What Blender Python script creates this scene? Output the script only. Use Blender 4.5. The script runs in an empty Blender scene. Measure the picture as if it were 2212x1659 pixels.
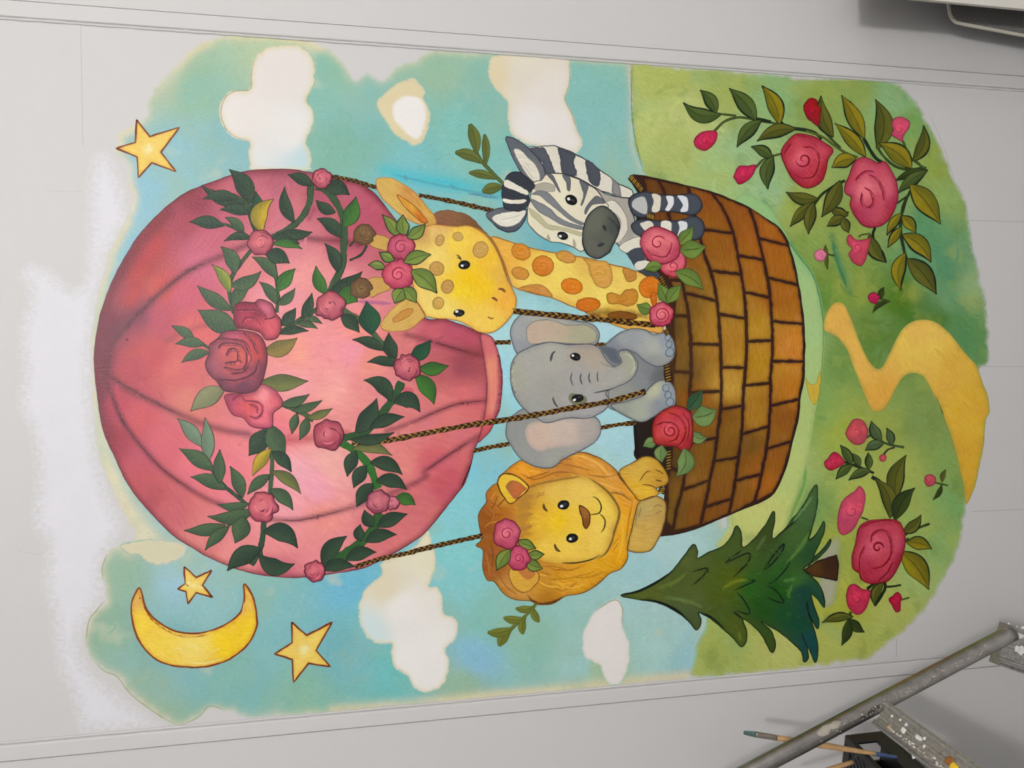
import bpy, bmesh, math, random
import numpy as np
from mathutils import Vector, Matrix
from mathutils.geometry import delaunay_2d_cdt

# ------------------------------------------------------------------ camera, light, exposure
SC = bpy.context.scene
COL = SC.collection
W_PX, H_PX, F_PX = 2212.0, 1659.0, 1661.0
PITCH, ROLL = math.radians(11.07), math.radians(0.73)
CAM = np.array([0.0, -1.41, 1.75])
_F = np.array([0, math.cos(PITCH), -math.sin(PITCH)])
_D = np.array([0, -math.sin(PITCH), -math.cos(PITCH)])
_R = np.array([1.0, 0, 0])
AX = math.cos(ROLL) * _D - math.sin(ROLL) * _R        # picture right (the phone was held sideways: down in the room)
AY = math.sin(ROLL) * _D + math.cos(ROLL) * _R        # picture up (right in the room)
cd = bpy.data.cameras.new('camera'); cam = bpy.data.objects.new('camera', cd); COL.objects.link(cam)
cd.sensor_fit = 'HORIZONTAL'; cd.sensor_width = 36.0; cd.lens = F_PX / W_PX * 36.0
cd.clip_start = 0.02; cd.clip_end = 50
m = Matrix.Identity(4)
for i in range(3):
    m[i][0], m[i][1], m[i][2], m[i][3] = AX[i], AY[i], -_F[i], CAM[i]
cam.matrix_world = m
SC.camera = cam

world = bpy.data.worlds.new('world'); SC.world = world; world.use_nodes = True
world.node_tree.nodes['Background'].inputs[0].default_value = (0.9, 0.95, 1.0, 1)
world.node_tree.nodes['Background'].inputs[1].default_value = 0.05

def lamp(name, loc, energy, radius, color):
    l = bpy.data.lights.new(name, 'POINT'); l.energy = energy; l.shadow_soft_size = radius; l.color = color
    o = bpy.data.objects.new(name, l); o.location = loc; COL.objects.link(o); return o
lamp('ceiling_lamp', (0.40, -2.75, 3.02), 118, 0.07, (1.0, 0.992, 0.985))
lamp('ceiling_lamp', (2.15, -2.15, 2.70), 20, 0.22, (1.0, 0.995, 0.99))

SC.view_settings.view_transform = 'Standard'; SC.view_settings.look = 'None'
SC.view_settings.gamma = 1.0; SC.view_settings.use_curve_mapping = False
SC.view_settings.exposure = 0.0
SC.cycles.max_bounces = 3; SC.cycles.diffuse_bounces = 2; SC.cycles.adaptive_threshold = 0.08; SC.cycles.glossy_bounces = 2; SC.cycles.use_denoising = True
ALBEDO_GAIN = 1.10        # painted colours are noted as seen under the room's lamps; this turns them back into pigment

# ------------------------------------------------------------------ helpers: picture pixel -> place
def ray(x, y):
    return _F * F_PX + AX * (x - W_PX / 2) + AY * (H_PX / 2 - y)
def at(x, y, Y=0.0):
    d = ray(x, y); t = (Y - CAM[1]) / d[1]
    return CAM + d * t
def wall_xz(P):
    P = np.asarray(P, float)
    d = _F[None] * F_PX + AX[None] * (P[:, :1] - W_PX / 2) + AY[None] * (H_PX / 2 - P[:, 1:2])
    t = (-CAM[1]) / d[:, 1]
    return CAM[0] + d[:, 0] * t, CAM[2] + d[:, 2] * t

def lin(c):
    c = np.asarray(c, float) / 255.0
    return np.where(c <= 0.04045, c / 12.92, ((c + 0.055) / 1.055) ** 2.4)
def pig(c):
    v = lin(c) * ALBEDO_GAIN - 0.012; k = v.max()
    if k > 0.93: v = v * (0.93 / k)      # keep the hue of the brightest paints
    return np.clip(v, 0.003, 0.93)

TILES = dict(A=(200, 340), B=(200, 680), C=(370, 880), D=(640, 340), E=(640, 640), F=(980, 270), G=(1000, 630),
             H=(980, 900), I=(1300, 340), J=(1300, 740), K=(1440, 120), L=(1640, 120), M=(1640, 480), N=(1640, 860),
             O=(1320, 1040), Q=(180, 40), R=(700, 60), S=(180, 1180), U=(720, 1140))
def T(s):
    """'A 10,20 30,40 B 5,6' -> list of wall sketch points; a letter names a sheet of the sketch, Z is the whole one."""
    out = []; x0 = y0 = 0; k = 1.0
    for w in s.split():
        if w.isalpha():
            if w == 'Z': x0, y0, k = 0, 0, 1.0
            elif w == 'P': x0, y0, k = 1700, 1080, 5.039
            else: x0, y0 = TILES[w]; k = 3.998
        else:
            a, b = w.split(','); out.append((x0 + float(a) / k, y0 + float(b) / k))
    return out

# ------------------------------------------------------------------ materials
def new_mat(name):
    mt = bpy.data.materials.new(name); mt.use_nodes = True
    nt = mt.node_tree; b = nt.nodes['Principled BSDF']
    return mt, nt, b
def nd(nt, typ, **kw):
    n = nt.nodes.new(typ)
    for k, v in kw.items(): setattr(n, k, v)
    return n
def math_node(nt, op, a=None, b=None, c=None):
    n = nd(nt, 'ShaderNodeMath', operation=op)
    for i, v in enumerate((a, b, c)):
        if v is None: continue
        if isinstance(v, (int, float)): n.inputs[i].default_value = v
        else: nt.links.new(v, n.inputs[i])
    return n.outputs[0]

def paint_mat(name, streak=0.22, swirl=0.0, patch=0.10, rough=0.42, bump=0.35, soft=False, tint=None, stretch=(2.6, 10.0), grain=1.0):
    mt, nt, b = new_mat(name); L = nt.links.new
    col = nd(nt, 'ShaderNodeAttribute', attribute_name='Col')
    br = nd(nt, 'ShaderNodeAttribute', attribute_name='brush')
    vec = br.outputs['Vector']
    pos = nd(nt, 'ShaderNodeNewGeometry').outputs['Position']
    if swirl > 0:
        wn = nd(nt, 'ShaderNodeTexNoise'); wn.inputs['Scale'].default_value = 1.6; wn.inputs['Detail'].default_value = 1.0
        L(vec, wn.inputs['Vector'])
        sc = nd(nt, 'ShaderNodeVectorMath', operation='MULTIPLY_ADD')
        L(wn.outputs['Color'], sc.inputs[0]); sc.inputs[1].default_value = (swirl, swirl, 0); L(vec, sc.inputs[2])
        vec = sc.outputs[0]
    mp = nd(nt, 'ShaderNodeVectorMath', operation='MULTIPLY'); L(vec, mp.inputs[0]); mp.inputs[1].default_value = (stretch[0], stretch[1], 1)
    n1 = nd(nt, 'ShaderNodeTexNoise'); n1.inputs['Scale'].default_value = 1.0; n1.inputs['Detail'].default_value = 3.0; n1.inputs['Roughness'].default_value = 0.62
    L(mp.outputs[0], n1.inputs['Vector'])
    n2 = nd(nt, 'ShaderNodeTexNoise'); n2.inputs['Scale'].default_value = 22.0; n2.inputs['Detail'].default_value = 2.0
    L(pos, n2.inputs['Vector'])
    v = math_node(nt, 'MULTIPLY_ADD', n1.outputs['Fac'], streak * 2.4, 1.0 - streak * 1.2)
    v2 = math_node(nt, 'MULTIPLY_ADD', n2.outputs['Fac'], patch * 2.4, 1.0 - patch * 1.2)
    vv = math_node(nt, 'MULTIPLY', v, v2)
    hsv = nd(nt, 'ShaderNodeHueSaturation'); L(vv, hsv.inputs['Value'])
    sat = math_node(nt, 'MULTIPLY_ADD', n1.outputs['Fac'], -streak * 1.2, 1.0 + streak * 0.6); L(sat, hsv.inputs['Saturation'])
    hue = math_node(nt, 'MULTIPLY_ADD', n2.outputs['Fac'], 0.03, 0.485); L(hue, hsv.inputs['Hue'])
    L(col.outputs['Color'], hsv.inputs['Color'])
    cout = hsv.outputs['Color']
    if tint:
        for k, (tc, lo, hi, amt, scl) in enumerate(tint):
            n3 = nd(nt, 'ShaderNodeTexNoise'); n3.inputs['Scale'].default_value = scl; n3.inputs['Detail'].default_value = 3.0
            of = nd(nt, 'ShaderNodeVectorMath', operation='ADD'); L(pos, of.inputs[0]); of.inputs[1].default_value = (3.1 * k, 0, 7.7 * k)
            L(of.outputs[0], n3.inputs['Vector'])
            rp = nd(nt, 'ShaderNodeMapRange'); rp.inputs[1].default_value = lo; rp.inputs[2].default_value = hi; rp.inputs[3].default_value = 0; rp.inputs[4].default_value = amt
            L(n3.outputs['Fac'], rp.inputs[0])
            mx = nd(nt, 'ShaderNodeMix', data_type='RGBA'); L(rp.outputs[0], mx.inputs[0]); L(cout, mx.inputs[6])
            mx.inputs[7].default_value = (*pig(tc), 1); cout = mx.outputs[2]
    b.inputs['Specular IOR Level'].default_value = 0.24
    r = math_node(nt, 'MULTIPLY_ADD', n1.outputs['Fac'], 0.22, rough - 0.11); L(r, b.inputs['Roughness'])
    n4 = nd(nt, 'ShaderNodeTexNoise'); n4.inputs['Scale'].default_value = 300.0; n4.inputs['Detail'].default_value = 0.0; L(pos, n4.inputs['Vector'])
    h = n4.outputs['Fac']
    bp = nd(nt, 'ShaderNodeBump'); bp.inputs['Strength'].default_value = bump; bp.inputs['Distance'].default_value = 0.0006
    L(h, bp.inputs['Height'])
    if not tint: L(bp.outputs[0], b.inputs['Normal'])
    if soft:
        un = nd(nt, 'ShaderNodeAttribute', attribute_name='Under')
        n5 = nd(nt, 'ShaderNodeTexNoise'); n5.inputs['Scale'].default_value = 120.0; n5.inputs['Detail'].default_value = 3.0; L(pos, n5.inputs['Vector'])
        g = math_node(nt, 'ADD', math_node(nt, 'MULTIPLY_ADD', n1.outputs['Fac'], 1.3 * grain, -0.65 * grain), math_node(nt, 'MULTIPLY_ADD', n5.outputs['Fac'], 1.5 * grain, -0.75 * grain))
        al = col.outputs['Alpha']
        # dry-brush grain only where the paint film is thin
        thin = math_node(nt, 'MULTIPLY', math_node(nt, 'MULTIPLY', math_node(nt, 'SUBTRACT', 1.0, al), al), 4.0)
        a = math_node(nt, 'MULTIPLY_ADD', g, thin, al)
        cl = nd(nt, 'ShaderNodeClamp'); L(a, cl.inputs[0])
        mx = nd(nt, 'ShaderNodeMix', data_type='RGBA'); L(cl.outputs[0], mx.inputs[0]); L(un.outputs['Color'], mx.inputs[6]); L(cout, mx.inputs[7])
        cout = mx.outputs[2]
    L(cout, b.inputs['Base Color'])
    return mt

BEIGE = (214, 205, 172)
MATS = {}
MATS['sky'] = paint_mat('teal_sky_paint', 0.16, 0.8, 0.07, 0.48, 0.3, True,
    [((132, 186, 200), 0.54, 0.70, 0.35, 5.0), ((156, 186, 158), 0.50, 0.68, 0.55, 7.0), ((205, 205, 178), 0.63, 0.74, 0.55, 11.0)], stretch=(3.4, 13.0))
MATS['grass'] = paint_mat('green_meadow_paint', 0.26, 0.45, 0.10, 0.48, 0.4, True,
    [((172, 178, 88), 0.52, 0.70, 0.45, 14.0), ((132, 172, 124), 0.55, 0.72, 0.4, 9.0), ((98, 124, 50), 0.56, 0.72, 0.4, 16.0)], stretch=(2.0, 14.0))
MATS['flat'] = paint_mat('mural_paint', 0.13, 0.45, 0.06)
MATS['soft'] = paint_mat('thin_mural_paint', 0.10, 0.45, 0.06, soft=True, grain=0.4)
MATS['streak'] = paint_mat('streaky_mural_paint', 0.24, 0.4, 0.08, stretch=(1.4, 13.0))
MATS['balloon'] = paint_mat('pink_balloon_paint', 0.10, 0.2, 0.05, 0.42, 0.4, stretch=(0.9, 12.0))
MATS['leaf'] = paint_mat('leaf_paint', 0.24, 0.15, 0.10, 0.42, 0.5, stretch=(2.5, 14.0))
MATS['white'] = paint_mat('white_cloud_paint', 0.03, 0.2, 0.02, 0.55, 0.25, True)

def plain(name, color, rough=0.6, metal=0.0, spec=0.4, var=0.0, scale=60, bump=0.0, bscale=300):
    mt, nt, b = new_mat(name); L = nt.links.new
    b.inputs['Roughness'].default_value = rough; b.inputs['Metallic'].default_value = metal; b.inputs['Specular IOR Level'].default_value = spec
    tc = nd(nt, 'ShaderNodeTexCoord').outputs['Object']
    b.inputs['Base Color'].default_value = (*color, 1)
    if var:
        n = nd(nt, 'ShaderNodeTexNoise'); n.inputs['Scale'].default_value = scale; n.inputs['Detail'].default_value = 4; L(tc, n.inputs['Vector'])
        hs = nd(nt, 'ShaderNodeHueSaturation'); hs.inputs['Color'].default_value = (*color, 1)
        L(math_node(nt, 'MULTIPLY_ADD', n.outputs['Fac'], 2 * var, 1 - var), hs.inputs['Value']); L(hs.outputs[0], b.inputs['Base Color'])
    if bump:
        n2 = nd(nt, 'ShaderNodeTexNoise'); n2.inputs['Scale'].default_value = bscale; n2.inputs['Detail'].default_value = 1; L(tc, n2.inputs['Vector'])
        bp = nd(nt, 'ShaderNodeBump'); bp.inputs['Strength'].default_value = bump; bp.inputs['Distance'].default_value = 0.0008
        L(n2.outputs['Fac'], bp.inputs['Height']); L(bp.outputs[0], b.inputs['Normal'])
    return mt
WALL_ALB = (0.65, 0.634, 0.622)
M_WALL = plain('warm_white_wall_paint', WALL_ALB, 0.55, 0, 0.35, 0.015, 3, 0.25, 260)
M_SEAM = plain('dark_joint', (0.06, 0.055, 0.055), 0.9)
M_CEIL = plain('white_ceiling_paint', (0.80, 0.80, 0.795), 0.8)
M_SIDE = plain('white_side_wall_paint', (0.60, 0.595, 0.59), 0.7)
M_FLOOR = plain('grey_carpet', (0.58, 0.57, 0.56), 0.95, 0, 0.1, 0.25, 400, 0.6, 900)
M_PENCIL = plain('graphite', (0.22, 0.22, 0.26), 0.6)
M_ALU = plain('weathered_aluminium', (0.36, 0.34, 0.315), 0.26, 0.9, 0.5, 0.4, 60, 0.35, 500)
M_ALU2 = plain('scuffed_aluminium', (0.36, 0.345, 0.325), 0.40, 0.6, 0.5, 0.6, 160, 0.5, 400)
M_WHITE_SPLAT = plain('dried_white_paint', (0.80, 0.79, 0.76), 0.5)
M_YELLOW_SPLAT = plain('dried_yellow_paint', (0.85, 0.55, 0.03), 0.4)
M_BROWN_SPLAT = plain('dried_brown_paint', (0.30, 0.12, 0.03), 0.4)
M_BEIGE_SPLAT = plain('dried_beige_paint', (0.38, 0.345, 0.285), 0.5, var=0.35)
M_BLACK = plain('black_plastic', (0.012, 0.012, 0.013), 0.42, 0, 0.5)
M_WOOD = plain('bare_brush_wood', (0.48, 0.29, 0.13), 0.5, 0, 0.4, 0.18, 70)
M_STEEL = plain('brush_ferrule_metal', (0.32, 0.27, 0.24), 0.35, 0.8, 0.5, 0.2, 90)
M_BRISTLE = plain('green_stained_bristle', (0.07, 0.13, 0.12), 0.7, var=0.4, scale=500)
M_BLUE = plain('blue_lacquer', (0.05, 0.09, 0.20), 0.35)
M_BOARD = plain('cream_painted_board', (0.72, 0.68, 0.62), 0.5, 0, 0.4, 0.03, 20)
M_FELT = plain('grey_felt', (0.21, 0.20, 0.19), 0.95, 0, 0.15, 0.6, 260, 0.8, 500)
M_RIM = plain('cream_rim', (0.70, 0.66, 0.56), 0.5, var=0.05)

# ------------------------------------------------------------------ object helpers
def empty(name, parent=None, loc=(0, 0, 0)):
    o = bpy.data.objects.new(name, None); COL.objects.link(o); o.location = loc; o.empty_display_size = 0.05
    if parent: o.parent = parent
    return o
def tag(o, label=None, cat=None, group=None, kind=None):
    if label: o['label'] = label
    if cat: o['category'] = cat
    if group: o['group'] = group
    if kind: o['kind'] = kind
    return o
def mesh_obj(name, verts, faces, mat, parent=None, smooth=False):
    me = bpy.data.meshes.new(name); me.from_pydata([tuple(map(float, v)) for v in verts], [], faces); me.update()
    if isinstance(mat, (list, tuple)):
        for q in mat: me.materials.append(q)
    else: me.materials.append(mat)
    if smooth: me.polygons.foreach_set('use_smooth', [True] * len(me.polygons))
    o = bpy.data.objects.new(name, me); COL.objects.link(o)
    if parent: o.parent = parent
    return o
def box_vf(lo, hi):
    x0, y0, z0 = lo; x1, y1, z1 = hi
    v = [(x0, y0, z0), (x1, y0, z0), (x1, y1, z0), (x0, y1, z0), (x0, y0, z1), (x1, y0, z1), (x1, y1, z1), (x0, y1, z1)]
    f = [(3, 2, 1, 0), (4, 5, 6, 7), (0, 1, 5, 4), (1, 2, 6, 5), (2, 3, 7, 6), (3, 0, 4, 7)]
    return v, f
def box(name, lo, hi, mat, parent=None, bevel=0.0):
    v, f = box_vf(lo, hi); o = mesh_obj(name, v, f, mat, parent)
    if bevel:
        bm = bmesh.new(); bm.from_mesh(o.data); bmesh.ops.bevel(bm, geom=bm.edges[:], offset=bevel, segments=2, affect='EDGES', profile=0.6)
        bm.to_mesh(o.data); bm.free()
    return o
def sweep(name, path, prof, mat, parent=None, up=(0, 0, 1), scales=None, smooth=False, caps=True):
    """profile (list of 2-D points) carried along a 3-D path"""
    path = [Vector(p) for p in path]; n = len(prof); vs = []; fs = []
    for i, p in enumerate(path):
        t = (path[min(i + 1, len(path) - 1)] - path[max(i - 1, 0)]).normalized()
        s = t.cross(Vector(up)).normalized(); u = s.cross(t).normalized(); k = scales[i] if scales else 1.0
        vs += [tuple(p + s * a * k + u * b * k) for a, b in prof]
    for i in range(len(path) - 1):
        for j in range(n):
            a, b = i * n + j, i * n + (j + 1) % n
            fs.append((a, b, b + n, a + n))
    if caps: fs += [tuple(reversed(range(n))), tuple(range((len(path) - 1) * n, len(path) * n))]
    o = mesh_obj(name, vs, fs, mat, parent, smooth)
    bm = bmesh.new(); bm.from_mesh(o.data); bmesh.ops.recalc_face_normals(bm, faces=bm.faces[:]); bm.to_mesh(o.data); bm.free()
    return o
def circle(r, n=16): return [(r * math.cos(2 * math.pi * k / n), r * math.sin(2 * math.pi * k / n)) for k in range(n)]

# ------------------------------------------------------------------ the room
def poly_panel(name, x0, x1, z0, z1, y0, y1, parent): return box(name, (x0, y0, z0), (x1, y1, z1), M_WALL, parent, 0.0006)
wall = tag(box('wall_back', (-2.2, 0.013, -0.0), (2.4, 0.10, 3.2), M_SEAM), kind='structure')
# joints stand upright; their places come from where the wall's seams run
SEAM_R = 0.5 * (at(300, 20.5)[0] + at(2000, 148.5)[0]); SEAM_L = 0.5 * (at(300, 1618)[0] + at(1700, 1483)[0])
BAT_W = 0.027; GAP = 0.0022
poly_panel('wall_panel', SEAM_L + GAP, SEAM_R - GAP, 0.0, 3.18, 0.0, 0.013, wall)
poly_panel('wall_panel', SEAM_R, 2.2, 0.0, 3.18, 0.0, 0.013, wall)
poly_panel('wall_panel', -2.1, SEAM_L, 0.0, 3.18, 0.0, 0.013, wall)
for sx, s in ((SEAM_R - GAP, -1), (SEAM_L + GAP, 1)):
    # flat cover strip with a rounded, paint-clogged inner edge
    e = sx + s * BAT_W
    prof = [(sx, 0.0), (sx, -0.0030), (sx + s * 0.001, -0.0036), (e - s * 0.004, -0.0036), (e - s * 0.0015, -0.0030), (e, -0.0008), (e, 0.0)]
    n = len(prof); zs = np.linspace(0.0, 3.18, 60); vs = []; fs = []
    rnd = random.Random(5 + s)
    for z in zs: vs += [(x, y, z) for x, y in prof]
    for i in range(len(zs) - 1):
        for j in range(n - 1):
            a = i * n + j; fs.append((a, a + 1, a + 1 + n, a + n) if s > 0 else (a + n, a + 1 + n, a + 1, a))
    st = mesh_obj('cover_strip', vs, fs, M_WALL, wall)
    bead = []; zz = np.linspace(0.0, 3.18, 260)
    path = [(e + s * 0.0028 + rnd.uniform(-.0004, .0004), -0.0006, z) for z in zz]
    sweep('caulk_bead', path, circle(0.0022, 8), M_WALL, wall, up=(0, 1, 0), scales=[rnd.uniform(0.75, 1.2) for _ in zz], smooth=True)
tag(box('floor', (-2.2, -3.3, -0.06), (2.4, 0.013, -0.0005), M_FLOOR), kind='structure')
tag(box('ceiling', (-2.2, -3.3, 3.2), (2.4, 0.10, 3.28), M_CEIL), kind='structure')
tag(box('wall_left', (-2.3, -3.3, 0), (-2.2, 0.10, 3.2), M_SIDE), kind='structure')
tag(box('wall_right', (2.4, -3.3, 0), (2.5, 0.10, 3.2), M_SIDE), kind='structure')
tag(box('wall_front', (-2.2, -3.4, 0), (2.4, -3.3, 3.2), M_SIDE), kind='structure')
# ------------------------------------------------------------------ paint engine: every painted piece is a thin film on the wall
LV = 0.00010; STEP = 0.000005
def catmull(P, closed=True, sp=4.0, tight=0.5):
    P = np.asarray(P, float); n = len(P); out = []
    rng = range(n) if closed else range(n - 1)
    for i in rng:
        p1, p2 = P[i], P[(i + 1) % n]
        p0 = P[(i - 1) % n] if closed or i > 0 else 2 * p1 - p2
        p3 = P[(i + 2) % n] if closed or i + 2 < n else 2 * p2 - p1
        k = max(1, int(np.hypot(*(p2 - p1)) / sp))
        for j in range(k):
            t = j / k
            m1 = (p2 - p0) * tight; m2 = (p3 - p1) * tight
            out.append((2 * t**3 - 3 * t**2 + 1) * p1 + (t**3 - 2 * t**2 + t) * m1 + (-2 * t**3 + 3 * t**2) * p2 + (t**3 - t**2) * m2)
    if not closed: out.append(P[-1])
    return np.array(out)
def poly_line(P, closed=True, sp=4.0):
    P = np.asarray(P, float); out = []; n = len(P)
    for i in (range(n) if closed else range(n - 1)):
        a, b = P[i], P[(i + 1) % n]; k = max(1, int(np.hypot(*(b - a)) / sp))
        out += [a + (b - a) * j / k for j in range(k)]
    if not closed: out.append(P[-1])
    return np.array(out)
def inside(P, poly):
    x, y = P[:, 0], P[:, 1]; r = np.zeros(len(P), bool); n = len(poly); j = n - 1
    for i in range(n):
        xi, yi = poly[i]; xj, yj = poly[j]
        if yi != yj:
            c = ((yi > y) != (yj > y)) & (x < (xj - xi) * (y - yi) / (yj - yi) + xi); r ^= c
        j = i
    return r
def seg_dist(P, L, closed=False, far=40.0):
    """distance to a line, exact up to `far`"""
    P = np.asarray(P, float); L = np.asarray(L, float)
    if closed: L = np.vstack([L, L[:1]])
    best = np.full(len(P), 1e3)
    if not len(P): return best
    A, B = L[:-1], L[1:]; lo, hi = np.minimum(A, B), np.maximum(A, B); cs = 70.0
    key = np.floor(P / cs).astype(int); uq, inv = np.unique(key, axis=0, return_inverse=True); inv = inv.ravel()
    order = np.argsort(inv, kind='stable'); cuts = np.searchsorted(inv[order], np.arange(len(uq) + 1))
    for i, (kx, ky) in enumerate(uq):
        x0, y0 = kx * cs - far, ky * cs - far
        m_ = (hi[:, 0] > x0) & (lo[:, 0] < x0 + cs + 2 * far) & (hi[:, 1] > y0) & (lo[:, 1] < y0 + cs + 2 * far)
        if not m_.any(): continue
        idx = order[cuts[i]:cuts[i + 1]]; p = P[idx]; a, b = A[m_], B[m_]; d = b - a; l2 = (d**2).sum(1) + 1e-9
        ax = p[:, 0:1] - a[:, 0]; ay = p[:, 1:2] - a[:, 1]
        t = np.clip((ax * d[:, 0] + ay * d[:, 1]) / l2, 0, 1)
        best[idx] = np.sqrt(((ax - t * d[:, 0])**2 + (ay - t * d[:, 1])**2).min(1))
    return best
def C(s):
    """'A x,y:r,g,b ...' -> [(x, y, rgb)]"""
    out = []; sheet = 'Z'
    for w in s.split():
        if w.isalpha(): sheet = w; continue
        p, c = w.split(':'); x, y = T(sheet + ' ' + p)[0]; out.append((x, y, tuple(float(v) for v in c.split(','))))
    return out
def field(P, cols):
    if not isinstance(cols, list): return np.repeat(pig(cols)[None], len(P), 0)
    Q = np.array([[c[0], c[1]] for c in cols]); V = np.array([pig(c[2]) for c in cols])
    d2 = ((P[:, None] - Q[None])**2).sum(2) + 40.0
    w = d2 ** -1.6; w /= w.sum(1, keepdims=True)
    return w @ V
RNG = np.random.default_rng(11)
PN = [0]
class Paint:
    def __init__(s, name, parent, lv, label=None, mat='flat'):
        s.name, s.parent, s.label, s.mat = name, parent, label, mat
        PN[0] += 1; s.y = lv * LV + ((PN[0] * 0.6180339) % 1.0) * 0.0000045; s.u = []; s.p = []; s.step = STEP; s.v = []; s.f = []; s.c = []; s.b = []; s.mi = []; s.mats = []; s.n = 0
    def _m(s, m):
        if m not in s.mats: s.mats.append(m)
        return s.mats.index(m)
    def _add(s, P, F, colr, alpha, br, mat, under=None):
        s.u.append(colr if under is None else under)
        x, z = wall_xz(P); k = len(P); s.p.append(np.asarray(P))
        s.v.append(np.stack([x, np.full(k, -s.y), z], 1)); s.c.append(np.concatenate([colr, alpha[:, None]], 1))
        s.b.append(np.concatenate([br, np.full((k, 1), (hash(s.name) % 97) * 0.0 + s.n * 1e-5)], 1))
        F = np.asarray(F); 
        # face the room: triangles in sketch order with y down -> flip as needed
        a, b, c = P[F[:, 0]], P[F[:, 1]], P[F[:, 2]]
        area = (b[:, 0] - a[:, 0]) * (c[:, 1] - a[:, 1]) - (b[:, 1] - a[:, 1]) * (c[:, 0] - a[:, 0])
        F = np.where((area > 0)[:, None], F[:, ::-1], F)
        s.f.append(F + s.n); s.mi += [s._m(mat)] * len(F); s.n += k; s.y += s.step
    def fill(s, pts, cols, ang=0, res=None, smooth=True, edge=None, strokes=(), ol=None, feather=0, mat=None, jit=0.3, fan=None, under=None):
        if isinstance(pts, str): pts = T(pts)
        P0 = np.asarray(pts, float); w, h = P0.max(0) - P0.min(0); size = math.sqrt(max(w * h, 1))
        if res is None: res = min(9.0, max(2.2, size / 22))
        sp = max(1.6, min(res * 0.8, 5))
        poly = catmull(P0, True, sp) if smooth else poly_line(P0, True, sp)
        if jit: 
            k = len(poly); nz = RNG.normal(0, 1, (k, 2)); nz = (nz + np.roll(nz, 1, 0) + np.roll(nz, -1, 0)) / 2
            poly = poly + nz * jit
        if not s.v: s.poly = poly
        lo, hi = poly.min(0), poly.max(0)
        gx, gy = np.meshgrid(np.arange(lo[0], hi[0], res), np.arange(lo[1], hi[1], res)); gx[1::2] += res / 2
        G = np.stack([gx.ravel(), gy.ravel()], 1); G = G[inside(G, poly)]
        if len(G):
            d = seg_dist(G, poly, True, res); G = G[d > res * 0.45]
        allp = np.vstack([poly, G]) if len(G) else poly
        n = len(poly)
        vo, eo, fo, ov, oe, of = delaunay_2d_cdt([Vector(p) for p in allp], [(i, (i + 1) % n) for i in range(n)], [], 1, 1e-5)
        V = np.array([tuple(q) for q in vo]); F = [tuple(t) for t in fo]
        if not F: return s
        tri = []
        for t in F:
            for j in range(1, len(t) - 1): tri.append((t[0], t[j], t[j + 1]))
        colr = field(V, cols); alpha = np.ones(len(V)); 
        db = seg_dist(V, poly, True) if (edge or feather) else None
        for st in strokes:
            L, c, wd, op = st[:4]; L = T(L) if isinstance(L, str) else L
            L = catmull(L, False, 6); d = seg_dist(V, L, False, wd * 3); a = op * np.exp(-(d / wd)**2)
            colr = colr * (1 - a[:, None]) + pig(c)[None] * a[:, None]
        if edge:
            for c, wd, op in (edge if isinstance(edge, list) else [edge]):
                a = op * np.exp(-(db / wd)**2); colr = colr * (1 - a[:, None]) + pig(c)[None] * a[:, None]
        if feather: alpha = np.clip(db / feather, 0, 1)
        if fan is not None:      # strokes fan out from a point
            dx, dy = V[:, 0] - fan[0], V[:, 1] - fan[1]; r = np.hypot(dx, dy); br = np.stack([r / 40, np.arctan2(dy, dx) * 220 / 40], 1)
        else:
            ca, sa = math.cos(math.radians(ang)), math.sin(math.radians(ang))
            br = np.stack([(V[:, 0] * ca + V[:, 1] * sa) / 40, (-V[:, 0] * sa + V[:, 1] * ca) / 40], 1)
        un = None
        if feather: un = np.repeat(np.array(WALL_ALB)[None], len(V), 0) if under is None else (field(V, under) if under != 'self' else s.below(V))
        s._add(V, tri, colr, alpha, br, mat or s.mat, un)
        if ol:
            for o in (ol if isinstance(ol, list) else [ol]): s.line(list(map(tuple, poly)) + [tuple(poly[0])], o[0], o[1], smooth=False, taper=False, alpha=o[2] if len(o) > 2 else 1.0, wob=0.35)
        return s
    def below(s, V):
        P = np.concatenate(s.p); Cc = np.concatenate(s.c)[:, :3]; out = np.empty((len(V), 3))
        q = (P > V.min(0) - 12).all(1) & (P < V.max(0) + 12).all(1)
        if q.any(): P, Cc = P[q], Cc[q]
        for i in range(0, len(V), 200):
            d = ((V[i:i + 200, None] - P[None])**2).sum(2); out[i:i + 200] = Cc[d.argmin(1)]
        return out
    def line(s, pts, col, w, taper=True, smooth=True, alpha=1.0, soft=False, wob=0.2, ends=0.25, mat=None, linc=None):
        if isinstance(pts, str): pts = T(pts)
        P = np.asarray(pts, float)
        L = catmull(P, False, 3.0) if smooth else P
        d = np.diff(L, axis=0); keep = np.r_[True, np.hypot(d[:, 0], d[:, 1]) > 1e-3]; L = L[keep]
        if len(L) < 2: return s
        t = np.gradient(L, axis=0); t /= (np.hypot(t[:, 0], t[:, 1])[:, None] + 1e-9); nrm = np.stack([-t[:, 1], t[:, 0]], 1)
        u = np.r_[0, np.cumsum(np.hypot(*np.diff(L, axis=0).T))]; k = u / u[-1]
        prof = np.ones(len(L))
        if taper: prof = np.clip(np.minimum(k, 1 - k) / max(ends, 1e-3), 0, 1) ** 0.6 * 0.85 + 0.15
        if wob: 
            q = RNG.normal(0, 1, len(L)); q = np.convolve(q, np.ones(5) / 5, 'same')[:len(L)]; prof = prof * (1 + wob * q)
        hw = w / 2 * prof
        across = np.array([-1, -0.55, 0, 0.55, 1]) * (1.5 if soft else 1.0); al = np.array([0, 0.6, 1, 0.6, 0]) if soft else np.ones(5)
        V = (L[:, None] + nrm[:, None] * (hw[:, None] * across[None])[..., None]).reshape(-1, 2)
        A = np.repeat((al * alpha)[None], len(L), 0)
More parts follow.
